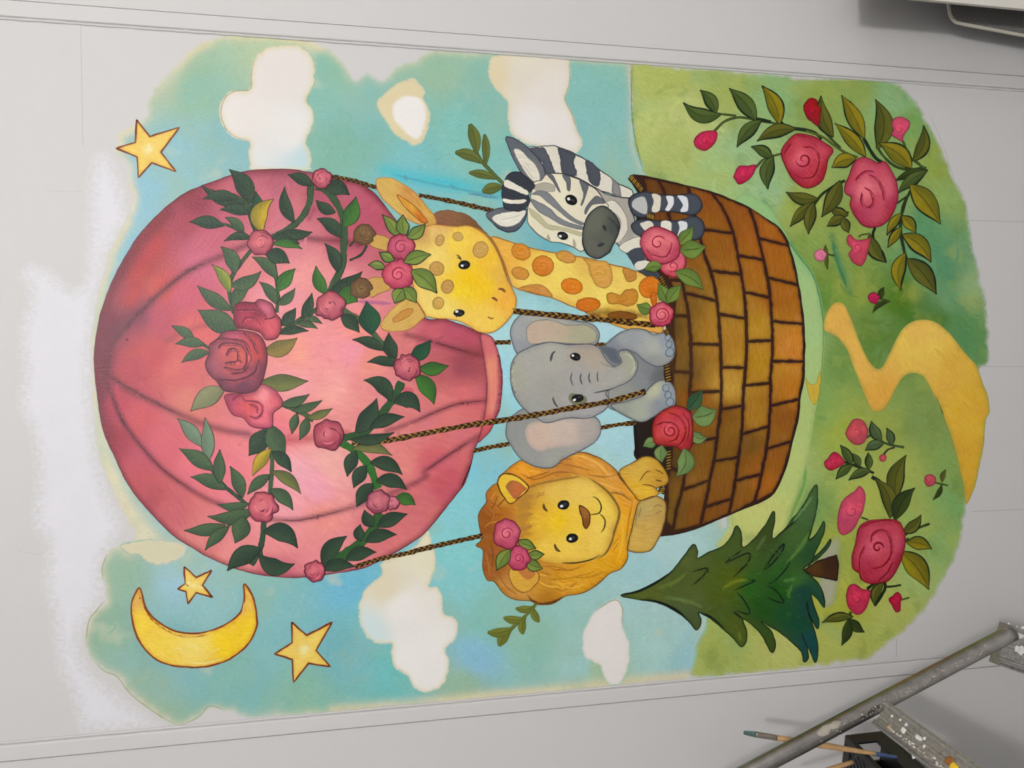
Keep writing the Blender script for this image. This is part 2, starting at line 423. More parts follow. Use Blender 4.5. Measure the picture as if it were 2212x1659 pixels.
        if soft and taper: A = A * np.clip(np.minimum(k, 1 - k) / 0.12, 0, 1)[:, None]
        tri = []; m5 = 5
        for i in range(len(L) - 1):
            for j in range(4):
                a = i * m5 + j; tri += [(a, a + 1, a + 6), (a, a + 6, a + 5)]
        br = np.stack([np.repeat(u / 40, 5), np.tile(across, len(L)) * w / 2 / 40 + s.n * 0.37], 1)
        mt = 'soft' if (soft or alpha < 1) else (mat or s.mat)
        if mt in ('sky', 'grass', 'white'): mt = 'soft' if soft or alpha < 1 else 'flat'
        s._add(V, tri, np.repeat((pig(col) if linc is None else linc)[None], len(V), 0), A.ravel(), br, mt, s.below(V) if (mt == 'soft' and s.p) else None)
        return s
    def dabs(s, n, ln=(18, 45), w=(3, 7), f=(0.86, 1.2), curl=0.8, ang=None, alpha=0.45, margin=10):
        """loose brush dabs in lighter and darker shades of the paint they lie on"""
        P, Cc, st = s.p[0], s.c[0], s.step; s.step = 4e-7
        cand = []
        for k in range(n):
            i = int(RNG.integers(0, len(P))); c0 = P[i]
            a = RNG.uniform(0, 6.28) if ang is None else math.radians(ang) + RNG.normal(0, 0.35); l = RNG.uniform(*ln); cv = RNG.normal(0, curl); q = np.linspace(-.5, .5, 7)
            L = c0 + l * np.stack([q * math.cos(a) - cv * (q * q - .08) * math.sin(a), q * math.sin(a) + cv * (q * q - .08) * math.cos(a)], 1)
            cand.append((L, i, RNG.uniform(*w), RNG.uniform(*f)))
        E = np.concatenate([c[0][[0, 2, 4, 6]] for c in cand]); ok = inside(E, s.poly) & (seg_dist(E, s.poly, True, margin + 2) > margin); ok = ok.reshape(-1, 4).all(1)
        for (L, i, wd, ff), o in zip(cand, ok):
            if o: s.line(L, None, wd, soft=True, alpha=alpha, linc=np.clip(Cc[i, :3] * ff, .003, .93), wob=.1)
        s.step = st; return s
    def leaf(s, b, t, w, col, bend=0.12, two=None, ol=(26, 38, 26), olw=1.6, rib=True, blunt=False, bold=0):
        b, t = np.array(b, float), np.array(t, float); b = b - (t - b) * 0.05; d = t - b; ln = np.hypot(*d); dn = d / ln; nr = np.array([-dn[1], dn[0]])
        N = 13; k = np.linspace(0, 1, N); cen = b[None] + d[None] * k[:, None] + nr[None] * (bend * ln * np.sin(np.pi * k))[:, None]
        hw = w / 2 * (np.sin(np.pi * np.clip(k * 0.93 + 0.05, 0, 1) ** 1.25) ** 0.8 if blunt else np.sin(np.pi * (0.02 + 0.98 * k) ** 0.88) ** 1.18)
        hw[0] = max(hw[0] * 0.6, 0.8); hw[-1] = w * 0.12 if blunt else 0.25
        tg = np.gradient(cen, axis=0); tg /= np.hypot(tg[:, 0], tg[:, 1])[:, None]; nn = np.stack([-tg[:, 1], tg[:, 0]], 1)
        ac = np.array([-1, -0.5, 0, 0.5, 1]); V = (cen[:, None] + nn[:, None] * (hw[:, None] * ac[None])[..., None]).reshape(-1, 2)
        c1 = pig(col); c2 = (0.65 * pig(two) + 0.35 * c1) if two is not None else c1 * 0.85
        base = np.stack([c2 * 0.9, c2, (c1 + c2) / 2, c1, c1 * 0.93])
        cc = np.tile(base, (N, 1)) * np.repeat(0.92 + 0.13 * np.sin(np.pi * k), 5)[:, None]
        tri = []
        for i in range(N - 1):
            for j in range(4):
                a = i * 5 + j; tri += [(a, a + 1, a + 6), (a, a + 6, a + 5)]
        br = np.stack([np.repeat(k * ln / 40, 5), np.tile(ac, N) * w / 80 + b[0] * 0.13], 1)
        s._add(V, tri, cc, np.ones(len(V)), br, 'leaf')
        if rib: s.line(cen[1:-1], tuple(np.array(col) * 0.55), max(0.9, w * 0.06), wob=0.2, alpha=0.8)
        if ol is not None:
            lo = V.reshape(N, 5, 2); s.line(np.vstack([lo[:, 0], lo[::-1, 4]]), ol, olw, taper=False, wob=0.45, alpha=0.9)
            if bold: s.line(lo[:, 0 if bold > 0 else 4], ol, abs(bold), wob=0.25, ends=.3)
        return s
    def dot(s, x, y, rx, ry, col, rot=0, **kw):
        a = np.linspace(0, 2 * math.pi, 14, endpoint=False); r = math.radians(rot)
        P = [(x + rx * math.cos(q) * math.cos(r) - ry * math.sin(q) * math.sin(r), y + rx * math.cos(q) * math.sin(r) + ry * math.sin(q) * math.cos(r)) for q in a]
        kw.setdefault('res', max(1.5, min(rx, ry) / 3)); return s.fill(P, col, **kw)
    def build(s):
        V = np.vstack(s.v); F = np.vstack(s.f)
        me = bpy.data.meshes.new(s.name); me.vertices.add(len(V)); me.vertices.foreach_set('co', V.astype(np.float32).ravel())
        me.loops.add(len(F) * 3); me.loops.foreach_set('vertex_index', F.astype(np.int32).ravel())
        me.polygons.add(len(F)); me.polygons.foreach_set('loop_start', np.arange(0, len(F) * 3, 3, dtype=np.int32))
        for k in s.mats: me.materials.append(MATS[k])
        me.polygons.foreach_set('material_index', np.array(s.mi, np.int32)); me.update(); me.validate()
        ca = me.color_attributes.new('Col', 'FLOAT_COLOR', 'POINT'); ca.data.foreach_set('color', np.vstack(s.c).astype(np.float32).ravel())
        if any(k in ('sky', 'grass', 'white', 'soft') for k in s.mats):
            ua = me.color_attributes.new('Under', 'FLOAT_COLOR', 'POINT'); U = np.vstack(s.u); ua.data.foreach_set('color', np.concatenate([U, np.ones((len(U), 1))], 1).astype(np.float32).ravel())
        ba = me.attributes.new('brush', 'FLOAT_VECTOR', 'POINT'); ba.data.foreach_set('vector', np.vstack(s.b).astype(np.float32).ravel())
        o = bpy.data.objects.new(s.name, me); COL.objects.link(o); o.parent = s.parent
        if s.label: o['label'] = s.label
        return o

def swirl(p, x, y, r, col, w, turns=1.6, ph=0.0, sq=1.0, flip=1):
    k = np.linspace(0, 1, 26); a = ph + flip * k * turns * 2 * math.pi; rr = r * (0.12 + 0.88 * k)
    p.line(np.stack([x + rr * np.cos(a), y + rr * np.sin(a) * sq], 1), col, w, wob=0.3)
def rose_pts(x, y, r, lobes=6, amp=0.10, ph=0.0, sq=1.0, seed=0):
    rr = np.random.default_rng(seed); a = np.linspace(0, 2 * math.pi, 22, endpoint=False)
    q = r * (1 + amp * 0.45 * np.cos(lobes * a + ph) + rr.normal(0, 0.045, 22)); return list(zip(x + q * np.cos(a), y + q * np.sin(a) * sq))
def rose(parent, name, lv, pts, x, y, r, base, dark, light, label=None, sw=(1.7, 0.4), lines=(), olw=2.0, scrib=0, cols=None):
    p = Paint(name, parent, lv, label)
    b, d, l = np.array(base), np.array(dark), np.array(light)
    l = np.minimum(l * 1.06 + 4, 255)
    cols = cols or [(x - r * .1, y - r * .1, tuple(l)), (x + r * .35, y + r * .35, tuple(b)), (x - r * .6, y - r * .4, tuple(b)), (x + r * .8, y + r * .5, tuple(b * .6 + d * .4)), (x - .3 * r, y + .8 * r, tuple(b * .7 + d * .3)), (x + .3 * r, y - .7 * r, tuple(b)), (x + .6 * r, y - .2 * r, tuple(b * .6 + l * .4))]
    p.fill(pts, cols, ang=40, edge=(tuple(d), r * 0.16, 0.7), ol=(tuple(d * 0.8), olw))
    if sw and r > 10: swirl(p, x, y, r * sw[1], tuple(d), max(1.2, r * 0.07), sw[0], ph=x % 6)
    for L in lines:
        p.line(L, tuple(d), max(1.6, r * (0.095 if r > 50 else 0.075))); p.line(np.array(T(L)) + np.array([2.2, 2.2]), tuple(np.minimum(l * 1.08, 255)), max(1.4, r * 0.06), soft=True, alpha=.35)
    g = np.random.default_rng(int(x * 7 + y))
    for k in range(scrib):       # petal edges dabbed in short curls
        a0 = g.uniform(0, 6.28); q0 = g.uniform(.15, .8) * r; aa = a0 + np.linspace(0, g.uniform(.7, 1.5), 5); qq = q0 * (1 + np.linspace(-.08, .12, 5))
        p.line(np.stack([x + qq * np.cos(aa), y + qq * np.sin(aa)], 1), tuple(d * .85) if k % 3 else tuple(np.minimum(l * 1.15, 255)), max(1.1, r * g.uniform(.035, .07)))
    p.build(); return p
LEAFN = [0]
def leaves(parent, lv, sheet, rows, tones, name='leaf', ol=(26, 38, 26), olw=1.5, bend=0.1, blunt=False, rib=True, bold=0):
    for i, row in enumerate(rows):
        bx, by, tx, ty, w, tn = row[:6]; bd = row[6] if len(row) > 6 else bend * (1 if i % 2 else -1)
        (b, t) = T('%s %f,%f %f,%f' % (sheet, bx, by, tx, ty)); k = 5.039 if sheet == 'P' else (1 if sheet == 'Z' else 4.0)
        LEAFN[0] += 1
        p = Paint(name, parent, lv + (LEAFN[0] % 9) * 0.9)
        c = tones[tn]; two = None
        if isinstance(c[0], tuple): c, two = c
        p.leaf(b, t, w / k * 1.13, c, bd, two, ol, olw, rib, blunt, bold * (1 if i % 3 else -1)); p.build()
def stems(parent, lv, rows, name='stem'):
    for i, (s, w, c) in enumerate(rows):
        p = Paint(name, parent, lv + (i % 12) * 0.4 * 0.15, mat='leaf'); L = T(s)
        p.line(L, tuple(np.array(c) * 0.55), w + 1.6, taper=False); p.line(L, c, w, taper=False)
        p.build()
def rope(parent, lv, s, w, label=None, dim=1.0):
    p = Paint('rope', parent, lv, label); L = catmull(T(s), False, 2.0)
    p.line(L, (52, 34, 16), w, taper=False, smooth=False, wob=0.25)
    p.step = 1.5e-6
    t = np.gradient(L, axis=0); t /= np.hypot(t[:, 0], t[:, 1])[:, None]; nr = np.stack([-t[:, 1], t[:, 0]], 1)
    u = np.r_[0, np.cumsum(np.hypot(*np.diff(L, axis=0).T))]; pos = np.arange(2, u[-1] - 2, w * 0.62)
    for i, q in enumerate(pos):
        j = int(np.searchsorted(u, q)); j = min(j, len(L) - 1); sd = 1 if i % 2 else -1; c0 = L[j]
        a = c0 + nr[j] * sd * w * 0.46 - t[j] * w * 0.45; b = c0 - nr[j] * sd * w * 0.05 + t[j] * w * 0.45
        cc = np.array((150, 116, 46)) * dim * RNG.uniform(0.75, 1.15)
        p.line([a, (a + b) / 2 + nr[j] * sd * w * 0.08, b], tuple(cc), w * 0.36, ends=0.4)
    return p.build()
# ------------------------------------------------------------------ the mural
mural = tag(empty('wall_mural', None, (0, 0, 0.3)), 'unfinished nursery mural of animals riding a pink rose-decked balloon, painted on the wall', 'mural')
mural.location = (0, 0, 0)

# primer patches
p = Paint('primer_patch', mural, 0.2, 'pale bluish white primer brushed on the bare wall beside the balloon top', 'white')
p.fill('Z 168,600 178,420 185,350 200,325 228,318 255,345 278,400 290,470 270,520 240,580 222,680 212,800 222,950 245,1060 275,1130 255,1185 235,1220 232,1300 195,1350 186,1400 215,1450 262,1490 330,1545 372,1570 320,1585 200,1592 165,1585 140,1500 112,1440 100,1330 82,1270 86,1180 60,1130 66,1010 50,930 28,880 36,800 30,720 48,640 30,590 60,560 110,570', (220, 218, 223), feather=44, res=8)
p.build()

SKY = '''Z 248,330 250,310 257,282 290,266 312,247 322,210 344,175 382,137 408,110 444,87 505,70 545,65 642,72 695,95 733,124 768,172 792,155 826,172 850,145 895,132
 914,115 952,107 1012,111 1052,110 1088,107 1252,120 1362,131 1372,300 1400,400 1440,700 1440,1000 1560,1120 1560,1250 1520,1380 1500,1464 1400,1476 1273,1492 1120,1506 985,1519 850,1533 720,1545
 650,1547 580,1549 530,1553 497,1538 455,1532 430,1551 392,1568 367,1561 320,1531 280,1498 252,1463 225,1449 195,1420 181,1387 189,1342 205,1319 227,1294 224,1255 219,1225 230,1195 252,1180
 290,1158 264,1110 236,1046 214,985 203,920 198,840 196,760 201,700 210,640 226,580 246,520 264,485 282,452 283,420 277,390 280,362 262,345'''
SKYC = C('''Z 350,170:183,191,155 420,200:145,183,157 480,330:137,183,187 310,440:143,189,203 590,105:177,195,159 760,300:127,177,159 700,180:135,185,165 950,150:147,185,159 1050,200:129,183,173
 1000,300:129,189,179 1300,200:135,189,181 1330,300:139,189,181 1330,150:139,189,175 900,370:123,187,189 400,330:143,187,193 1100,720:171,215,219 1060,800:161,213,225 1050,1000:127,199,217 1000,1080:135,203,209
 1340,980:171,213,219 1380,870:170,214,220 1150,1050:155,204,210 270,1240:147,179,157 230,1350:141,175,153 320,1500:151,179,153 500,1480:129,179,165 650,1500:135,183,161 600,1280:131,185,185 760,1270:113,183,207
 800,1330:123,189,191 740,1400:119,179,185 860,1450:113,189,183 1000,1200:135,203,205 1050,1350:135,193,183 1030,1420:139,189,211 1150,1400:145,193,175 1250,1430:161,203,199 1400,1250:165,205,205 1450,1180:175,209,207
 1420,1400:169,207,199 1480,1440:155,199,205 1000,1480:151,185,159 1300,1440:167,195,161 380,1400:125,175,175 440,1290:145,189,191 390,1240:157,195,209 1260,560:155,204,200 1200,540:113,175,185 1330,700:175,214,220 1440,1300:170,204,200''')
p = Paint('painted_sky', mural, 0.3, 'teal and blue brushed sky with a soft buff fringe', 'sky')
p.fill(SKY, SKYC, feather=7, res=6, edge=[(BEIGE, 13, 0.7)], jit=1.6,
       strokes=[('Z 830,372 900,386 1000,402 1090,414', (72, 184, 196), 16, 0.9), ('Z 505,72 600,76 690,100', (222, 206, 168), 14, 0.75), ('Z 345,178 380,140 410,112 450,90', (220, 208, 168), 13, 0.7),
                ('Z 720,1535 900,1520 1100,1500 1300,1480 1480,1460', (222, 210, 170), 13, 0.8), ('Z 255,320 262,290 290,275', (222, 214, 186), 14, 0.8), ('Z 262,360 285,420 282,450', (220, 214, 190), 12, 0.9), ('Z 1085,112 1250,124 1355,134', (220, 210, 170), 8, 0.7), ('Z 300,1165 264,1110 236,1046 212,985 202,920 197,840 196,760 201,700 212,640 228,580 250,520 272,480', (214, 206, 176), 15, .95), ('Z 275,1190 330,1170 400,1200', (214, 206, 176), 18, .6), ('Z 212,930 236,1010 272,1090 330,1172', (216, 208, 180), 24, .95)])
p.line('Z 845,376 930,396 1050,420 1098,428', (90, 140, 160), 5, soft=True, alpha=0.6)
p.dabs(420, (14, 40), (2, 5), (.9, 1.16), 1.6, None, .4, 16)
for q in ('S 60,960 180,1075 290,1125 400,1265 560,1395 750,1515 860,1540', 'S 20,830 50,640 110,560 190,460', 'S 860,1540 1000,1470 1090,1380 1240,1420', 'S 170,300 165,180 210,60'): p.line(q, (124, 138, 118), 2.4, soft=True, alpha=.6)
p.line('Z 1010,418 1080,430', (90, 140, 160), 4, soft=True, alpha=0.5)
p.build()

# clouds
def cloud(s, cols, label, inner=None, fr=BEIGE, fw=11):
    p = Paint('painted_cloud', mural, 2.5, label, 'white')
    p.fill(s, cols, feather=3.5, res=4.5, edge=[(fr, fw * .8, 0.8)], jit=0.8, under=SKYC)
    if inner: p.fill(inner, (234, 229, 225), feather=7, res=4, under='self')
    for k in range(2):
        P = catmull(T(s), True, 12); c = P.mean(0); i0 = int(RNG.integers(0, len(P))); n = len(P) // 3
        q = np.array([c + (P[(i0 + j) % len(P)] - c) * 0.95 for j in range(n)]); p.line(q, (160, 145, 120), 1.0, alpha=0.45, soft=True)
    p.build()
cloud('Q 1430,600 1440,480 1470,350 1560,260 1700,225 1830,225 1930,270 1990,350 2005,470 1985,600 1930,700 1990,800 1990,920 1930,1060 1970,1160 1970,1260 1920,1320 1480,1320 1430,1250 1420,1150 1430,1070 1320,1040 1220,970 1170,860 1170,760 1220,660 1300,615',
      C('Q 1700,500:224,217,211 1400,850:228,222,216 1800,1000:228,224,220 1930,1200:190,212,216'), 'white cloud with buff edge standing on the top of the balloon', None, (216, 202, 158))
cloud('R 590,500 680,450 780,435 850,500 880,550 870,610 920,720 910,850 860,980 800,1020 700,990 590,910 530,810 460,710 455,630 500,580', (218, 204, 164), 'small white cloud ringed in wide buff', 'R 640,600 740,575 830,600 890,700 880,850 820,970 740,950 640,860 590,780 580,680')
cloud('R 1430,260 1520,222 1600,200 2080,244 2130,330 2130,480 2090,620 2150,740 2200,900 2240,1000 2160,1100 1950,1060 1780,1020 1680,980 1600,900 1580,760 1580,660 1520,580 1450,510 1410,400',
      C('R 1700,400:222,214,198 1480,400:222,208,172 1850,800:230,225,221 1900,600:226,219,210'), 'tall white cloud behind the ear of the zebra')
cloud('U 400,300 560,230 700,150 810,20 860,130 890,240 880,380 830,500 900,510 950,620 960,740 1040,760 1085,850 1060,970 980,1040 1000,1120 1000,1240 960,1350 870,1410 780,1425 690,1380 640,1290 560,1240 510,1180 490,1080 500,1010 380,1010 290,950 230,860 210,740 220,640 270,530 350,450 410,390',
      C('U 600,700:234,229,224 700,200:226,219,192 700,1100:236,231,226 450,500:222,212,184 300,900:206,222,222'), 'large white cloud crossed by a rope below the balloon side', None, (220, 208, 168), 9)
cloud('Z 1256,1400 1260,1362 1278,1326 1300,1306 1330,1291 1346,1310 1346,1350 1358,1380 1362,1425 1346,1470 1328,1482 1306,1470 1296,1440 1268,1425', (232, 226, 221), 'white cloud beside the tip of the fir tree', None, (212, 212, 196), 6)
cloud('S 330,-20 600,-60 880,-20 870,80 770,140 650,165 560,140 470,80 380,60', (208, 202, 172), 'faint buff cloud smear next to the moon')

# meadow
GR = '''Z 1363,131 1440,143 1527,146 1577,151 1650,157 1700,158 1744,154 1748,160 1712,167 1785,168 1865,168 1930,174 1964,200 1982,222 1997,250 2022,295 2045,345 2062,385 2080,420 2090,452 2097,490
 2103,535 2112,567 2118,605 2130,640 2135,705 2136,750 2134,788 2114,800 2118,830 2130,880 2124,960 2110,1030 2088,1092 2083,1130 2075,1170 2062,1211 2037,1256 2010,1302 1982,1338 1944,1373 1908,1402 1877,1423 1821,1432
 1777,1440 1697,1449 1600,1459 1496,1463 1497,1430 1503,1390 1527,1335 1545,1240 1545,1182 1560,1145 1568,1110 1560,900 1500,600 1400,420 1388,378 1375,340 1366,307 1362,270 1361,200'''
GRC = C('''Z 1420,170:174,185,103 1400,260:184,195,119 1450,330:172,185,109 1560,200:160,175,97 1500,250:187,195,123 1680,200:140,179,121 1760,220:143,164,84 1850,190:143,166,89 1930,210:141,182,128 1980,270:127,167,95 1560,370:165,192,125
 1600,330:156,188,135 1660,420:154,189,137 1720,450:157,170,81 1830,500:142,161,81 1720,560:131,158,78 1760,640:98,139,59 1840,620:132,155,68 1950,640:89,125,44 2020,560:97,151,113 2050,600:95,147,107 2000,500:107,159,109
 2090,620:148,176,122 2000,700:81,125,68 2080,720:98,143,84 1900,740:98,131,57 2030,350:146,164,73 2050,420:146,173,100 1740,760:154,186,122 1810,780:118,151,78 1780,900:132,165,88 1820,930:163,176,76 1900,940:155,167,80
 2000,920:130,153,85 2040,1000:135,164,89 2075,1080:126,168,99 1950,1020:164,178,91 1870,1080:174,183,87 1990,1150:156,178,96 2030,1180:141,175,105 1990,1250:165,185,110 1930,1330:179,188,101 1820,1390:178,186,96 1700,1400:186,190,109
 1560,1400:164,177,93 1540,1440:170,181,103 1600,1120:194,198,124 1660,1080:182,193,118 1700,1000:168,190,118 1800,1180:161,171,72 1790,1300:171,175,73 1830,1320:167,172,67 1750,1100:122,158,90''')
GU = []
for gx, gy in T(GR):
    left = gx < 1575 and 200 < gy < 1455
    GU.append((gx, gy, (150, 200, 200) if left else (199, 196, 195)))
p = Paint('painted_meadow', mural, 3.0, 'brushed light green meadow with ragged outer edge', 'grass')
p.fill(GR, GRC, ang=35, feather=7, res=7, jit=1.6, under=GU, strokes=[('Z 1985,470 2030,570 2060,640 2090,760', (84, 142, 98), 26, 0.5), ('Z 1935,660 1990,700 2040,690', (74, 116, 30), 16, 0.6), ('Z 1362,140 1364,220 1370,300 1388,376', (120, 132, 80), 4, 0.6),
                                                        ('Z 1650,440 1720,560 1760,640 1775,720', (70, 134, 78), 9, 0.7), ('Z 1796,510 1815,570 1835,630', (48, 122, 84), 6, 0.7)])
p.dabs(420, (18, 55), (3, 8), (.8, 1.22), .7, None, .42, 12)
p.line('Z 1365,140 1364,230 1372,300 1390,372', (96, 92, 62), 1.6, alpha=0.7)
p.line('Z 1796,510 1806,560 1830,625', (44, 118, 92), 6, soft=True, alpha=0.8)
p.build()
p = Paint('painted_hill', mural, 5.2, 'pale green hill band hugging the round side of the basket', 'flat')
p.fill('Z 1600,420 1655,442 1690,492 1722,548 1750,588 1766,625 1777,690 1780,760 1772,830 1760,900 1752,950 1742,1000 1728,1045 1705,1110 1690,1150 1640,1158 1600,1150 1580,1120 1590,900 1580,500',
       C('Z 1680,520:150,192,130 1740,700:168,198,134 1745,800:172,200,130 1740,900:176,196,120 1700,1000:184,200,122 1640,1120:196,202,120'), ang=85, mat='flat', edge=((128, 160, 96), 4, 0.4))
p.line('Z 1665,470 1722,548 1752,588 1767,628 1778,690 1781,740', (58, 128, 84), 4, soft=True, alpha=0.9)
p.line('M 548,700 552,1000 540,1250 515,1540', (112, 140, 70), 1.6)
p.fill('M 398,1340 420,1380 450,1400 490,1390 510,1330 522,1290 530,1330 520,1450 500,1540 470,1575 440,1530 415,1440', (206, 176, 66), ang=90, ol=((150, 150, 70), 1.2))
p.line('Z 1742,1000 1735,1050 1715,1100 1697,1150', (96, 150, 70), 9, soft=True, alpha=0.8)
p.build()
p = Paint('painted_path', mural, 5.5, 'ochre yellow path winding across the meadow', 'streak')
p.fill('M 555,900 575,800 630,710 690,690 740,720 790,830 850,990 900,1110 960,1220 1020,1270 1070,1240 1120,1140 1200,980 1270,890 1370,845 1480,850 1560,890 1660,980 1760,1110 1860,1220 1895,1290 1930,1400 1970,1500 1985,1640 N 1950,200 1935,400 1895,600 1850,790 1785,915 1770,800 1730,620 1670,380 1600,180 1530,0 M 1590,1659 1500,1480 1420,1340 1340,1305 1250,1330 1180,1430 1110,1570 1050,1630 970,1620 920,1520 860,1370 800,1220 760,1110 690,1010 620,960 570,945',
       C('M 690,800:228,180,86 900,1200:233,186,89 1050,1500:224,169,74 1400,1000:237,195,95 1350,1150:235,197,89 1700,1300:226,180,74 1900,1500:220,175,61 N 1800,200:224,178,63 1850,500:218,171,57 1790,850:212,165,53'), ang=60, edge=((150, 150, 70), 3, 0.5), ol=((130, 140, 70), 1.2, 0.7), mat='flat')
p.dabs(50, (25, 60), (3, 6), (.9, 1.12), .4, 50, .4, 6); p.build()

# stars and moon
def star(name, s, label, g=None):
    p = Paint(name, mural, 5, label); P = T(s); c = np.mean(P, 0)
    p.fill(P, [(c[0], c[1], (244, 226, 150)), *[(c[0] + (q[0] - c[0]) * .75, c[1] + (q[1] - c[1]) * .75, (232, 198, 96)) for q in P]], smooth=False, edge=[((200, 136, 66), 3.0, 0.55)], ol=((118, 56, 26), 3.3), jit=0.3)
    for k in range(5):
        a = RNG.uniform(0, 6.28); r = RNG.uniform(3, 12); q = c + np.array([math.cos(a), math.sin(a)]) * r
        p.line([q, q + RNG.normal(0, 6, 2), q + RNG.normal(0, 8, 2)], (250, 238, 190), 1.6, alpha=0.8)
    p.build()
star('painted_star', 'Q 460,875 575,1020 830,940 670,1155 800,1325 590,1245 475,1375 465,1195 285,1120 450,1070', 'yellow star at the upper sky edge, above the balloon shoulder')
star('painted_star', 'S 870,175 975,270 1110,205 1030,335 1115,440 975,400 905,495 885,390 815,370 880,320', 'smallest yellow star, between the moon horns')
star('painted_star', 'S 1800,655 1930,770 2150,655 2010,900 2135,1040 1945,1010 1815,1175 1805,975 1650,930 1805,830', 'yellow star beyond the lower curve of the moon')
p = Paint('painted_moon', mural, 5, 'yellow crescent moon with a brown outline')
p.fill('S 490,360 440,425 415,520 425,650 470,790 570,930 700,1010 850,1040 1050,1040 1250,980 1400,870 1490,720 1495,580 1460,430 1390,325 1390,450 1360,560 1270,650 1150,710 1000,750 850,745 720,700 600,610 530,510',
       C('S 470,450:220,176,90 480,650:244,206,70 700,900:246,212,84 950,880:248,220,110 1250,850:244,204,44 1430,700:244,204,50 1430,450:232,190,84'), edge=[((206, 140, 60), 4, 0.7)], ol=((128, 62, 30), 3.6), ang=20)
p.line('S 520,520 600,640 720,730 850,780 1000,780 1150,740', (190, 120, 50), 3, soft=True, alpha=0.6)
for q in ('S 760,900 830,880 860,930', 'S 900,1000 1050,1010 1200,970', 'S 1390,480 1370,600', 'S 880,870 960,860 1000,910', 'S 1100,920 1180,880'): p.line(q, (252, 236, 160), 2.2, alpha=0.85)
p.dot(*T('S 490,447')[0], 1.6, 1.6, (30, 24, 20)); p.build()

# ---------------------------------------------------------------- balloon
balloon = empty('painted_balloon', mural); balloon['label'] = 'large pink hot-air balloon lying with dark red crown and soft seams'
BAL = '''A 40,1500 70,1350 120,1200 190,1030 270,880 380,700 520,540 660,410 820,300 960,240 1130,180 1300,125 1500,105 1700,105 1850,125 2060,155
 Z 725,381 770,391 795,407 815,425 850,470 885,520 902,600 912,670 925,690 960,690 1000,703 1030,716 E 1560,310 1680,350 1720,420 1760,560 1770,740 1750,940 1720,1060 1680,1150 1620,1220 1560,1270 1530,1360 1500,1480 1430,1640
 H 140,420 100,560 0,700 C 2211,1060 2100,1150 1900,1270 1700,1370 1600,1400 1350,1440 1130,1465 950,1465 700,1430 500,1370 300,1280 150,1190 0,1090 B 440,1640 300,1450 180,1200 100,1020 60,830 30,600 15,400 25,250'''
BALC = C('''Z 230,700:117,48,65 215,780:109,48,65 215,850:127,58,75 260,560:120,41,57 300,570:153,55,62 330,500:161,61,66 350,620:190,76,73 400,480:161,69,84 420,440:144,61,74 450,520:191,95,115 520,420:189,98,115 600,390:177,96,110 700,420:170,83,99
 620,460:201,113,122 660,600:233,150,149 600,640:239,154,161 560,580:217,126,127 620,530:212,128,136 300,680:137,64,81 350,690:181,77,94 400,640:196,88,107 440,570:200,101,125 330,770:189,76,82 420,720:215,100,99 280,800:177,70,81 380,800:206,100,100
 410,870:209,119,109 640,760:245,158,143 700,760:245,155,157 760,760:243,153,167 640,830:249,165,168 720,830:245,163,158 650,900:232,142,133 600,920:232,123,132 250,870:181,68,85 300,900:197,84,95 250,950:157,60,75 300,1020:187,84,95 360,950:209,99,111
 430,1000:226,115,126 500,1020:228,123,132 360,1100:196,99,105 430,1180:216,125,124 330,1080:179,82,88 560,1000:232,132,136 640,1020:249,175,184 680,1050:245,165,180 720,1000:249,179,168 620,1090:239,159,167 700,1120:232,144,137 600,1160:232,144,143
 520,1200:226,137,136 700,1190:228,138,143 600,1235:201,106,121 820,1150:211,115,118 900,1080:204,109,111 870,1000:221,129,124 930,1000:204,98,107 960,1050:193,89,101 850,950:221,132,128 900,900:211,119,122 960,880:215,119,118 1000,860:211,109,112
 950,800:182,93,97 1000,790:154,75,84 1020,760:158,76,84 980,710:182,83,104 1020,730:182,83,100 930,720:194,93,107 880,740:211,119,118 800,780:231,143,129 830,850:225,137,138 860,880:211,123,122 800,480:180,83,102 760,520:182,86,102 840,560:189,100,108
 850,620:217,132,137 780,720:239,144,133 570,440:199,108,122 740,620:232,144,147''')
DK = (98, 46, 56)
seams = [('B 110,500 A 170,1620 330,1420 530,1220 760,1030 950,920 1150,840 1330,760 1600,690 1760,690 1960,710 D 200,712 400,725 560,760', DK, 8, 0.75), ('B 60,600 A 60,1659 200,1480 350,1330', DK, 16, 0.5), ('B 120,500 300,640 500,740 800,880 950,940 1150,1000 1350,1030', DK, 8, 0.72),
         ('B 1500,1040 1700,1080 1930,1060 2200,1030', (176, 60, 80), 11, 0.6), ('E 780,1165 1000,1090 1200,1000 1400,930 1640,900', (120, 58, 66), 6, 0.75), ('B 110,560 170,700 250,900 450,1170 650,1370 900,1540 1060,1620 C 600,890', DK, 6.5, 0.75),
         ('C 600,880 760,950 920,970 1100,970 1300,930 1500,880 1680,820 1900,740 2050,680 2211,590 E 1100,1520 1300,1380 1500,1250 1620,1180', (112, 58, 68), 6, 0.72), ('E 940,330 1150,385 1300,430 1500,490 1620,515', (112, 52, 60), 7, 0.7),
         ('A 640,1590 800,1500 1000,1440 1160,1420', (140, 70, 72), 7, 0.5), ('D 1130,200 1200,250', DK, 5, 0.2), ('D 320,180 520,215 640,290 760,400', (120, 44, 60), 8, 0.7), ('E 1600,360 1630,520 1650,740 1640,940 1600,1100', (130, 60, 70), 6, 0.6),
         ('A 330,1230 380,1050 480,860 560,760', (190, 60, 56), 20, 0.55), ('A 100,1300 250,1000 420,740 660,480', (110, 40, 50), 13, 0.6), ('B 60,300 60,560 90,800 160,1050', (120, 52, 64), 13, 0.6), ('A 1300,150 1500,135 1800,150', (140, 70, 84), 10, 0.55)]
p = Paint('balloon_envelope', balloon, 6, None, 'balloon')
p.fill(BAL, BALC, fan=(225, 800), res=5.5, edge=[((112, 46, 56), 8, 0.7)], strokes=seams, ol=((96, 40, 50), 1.8, 0.9))
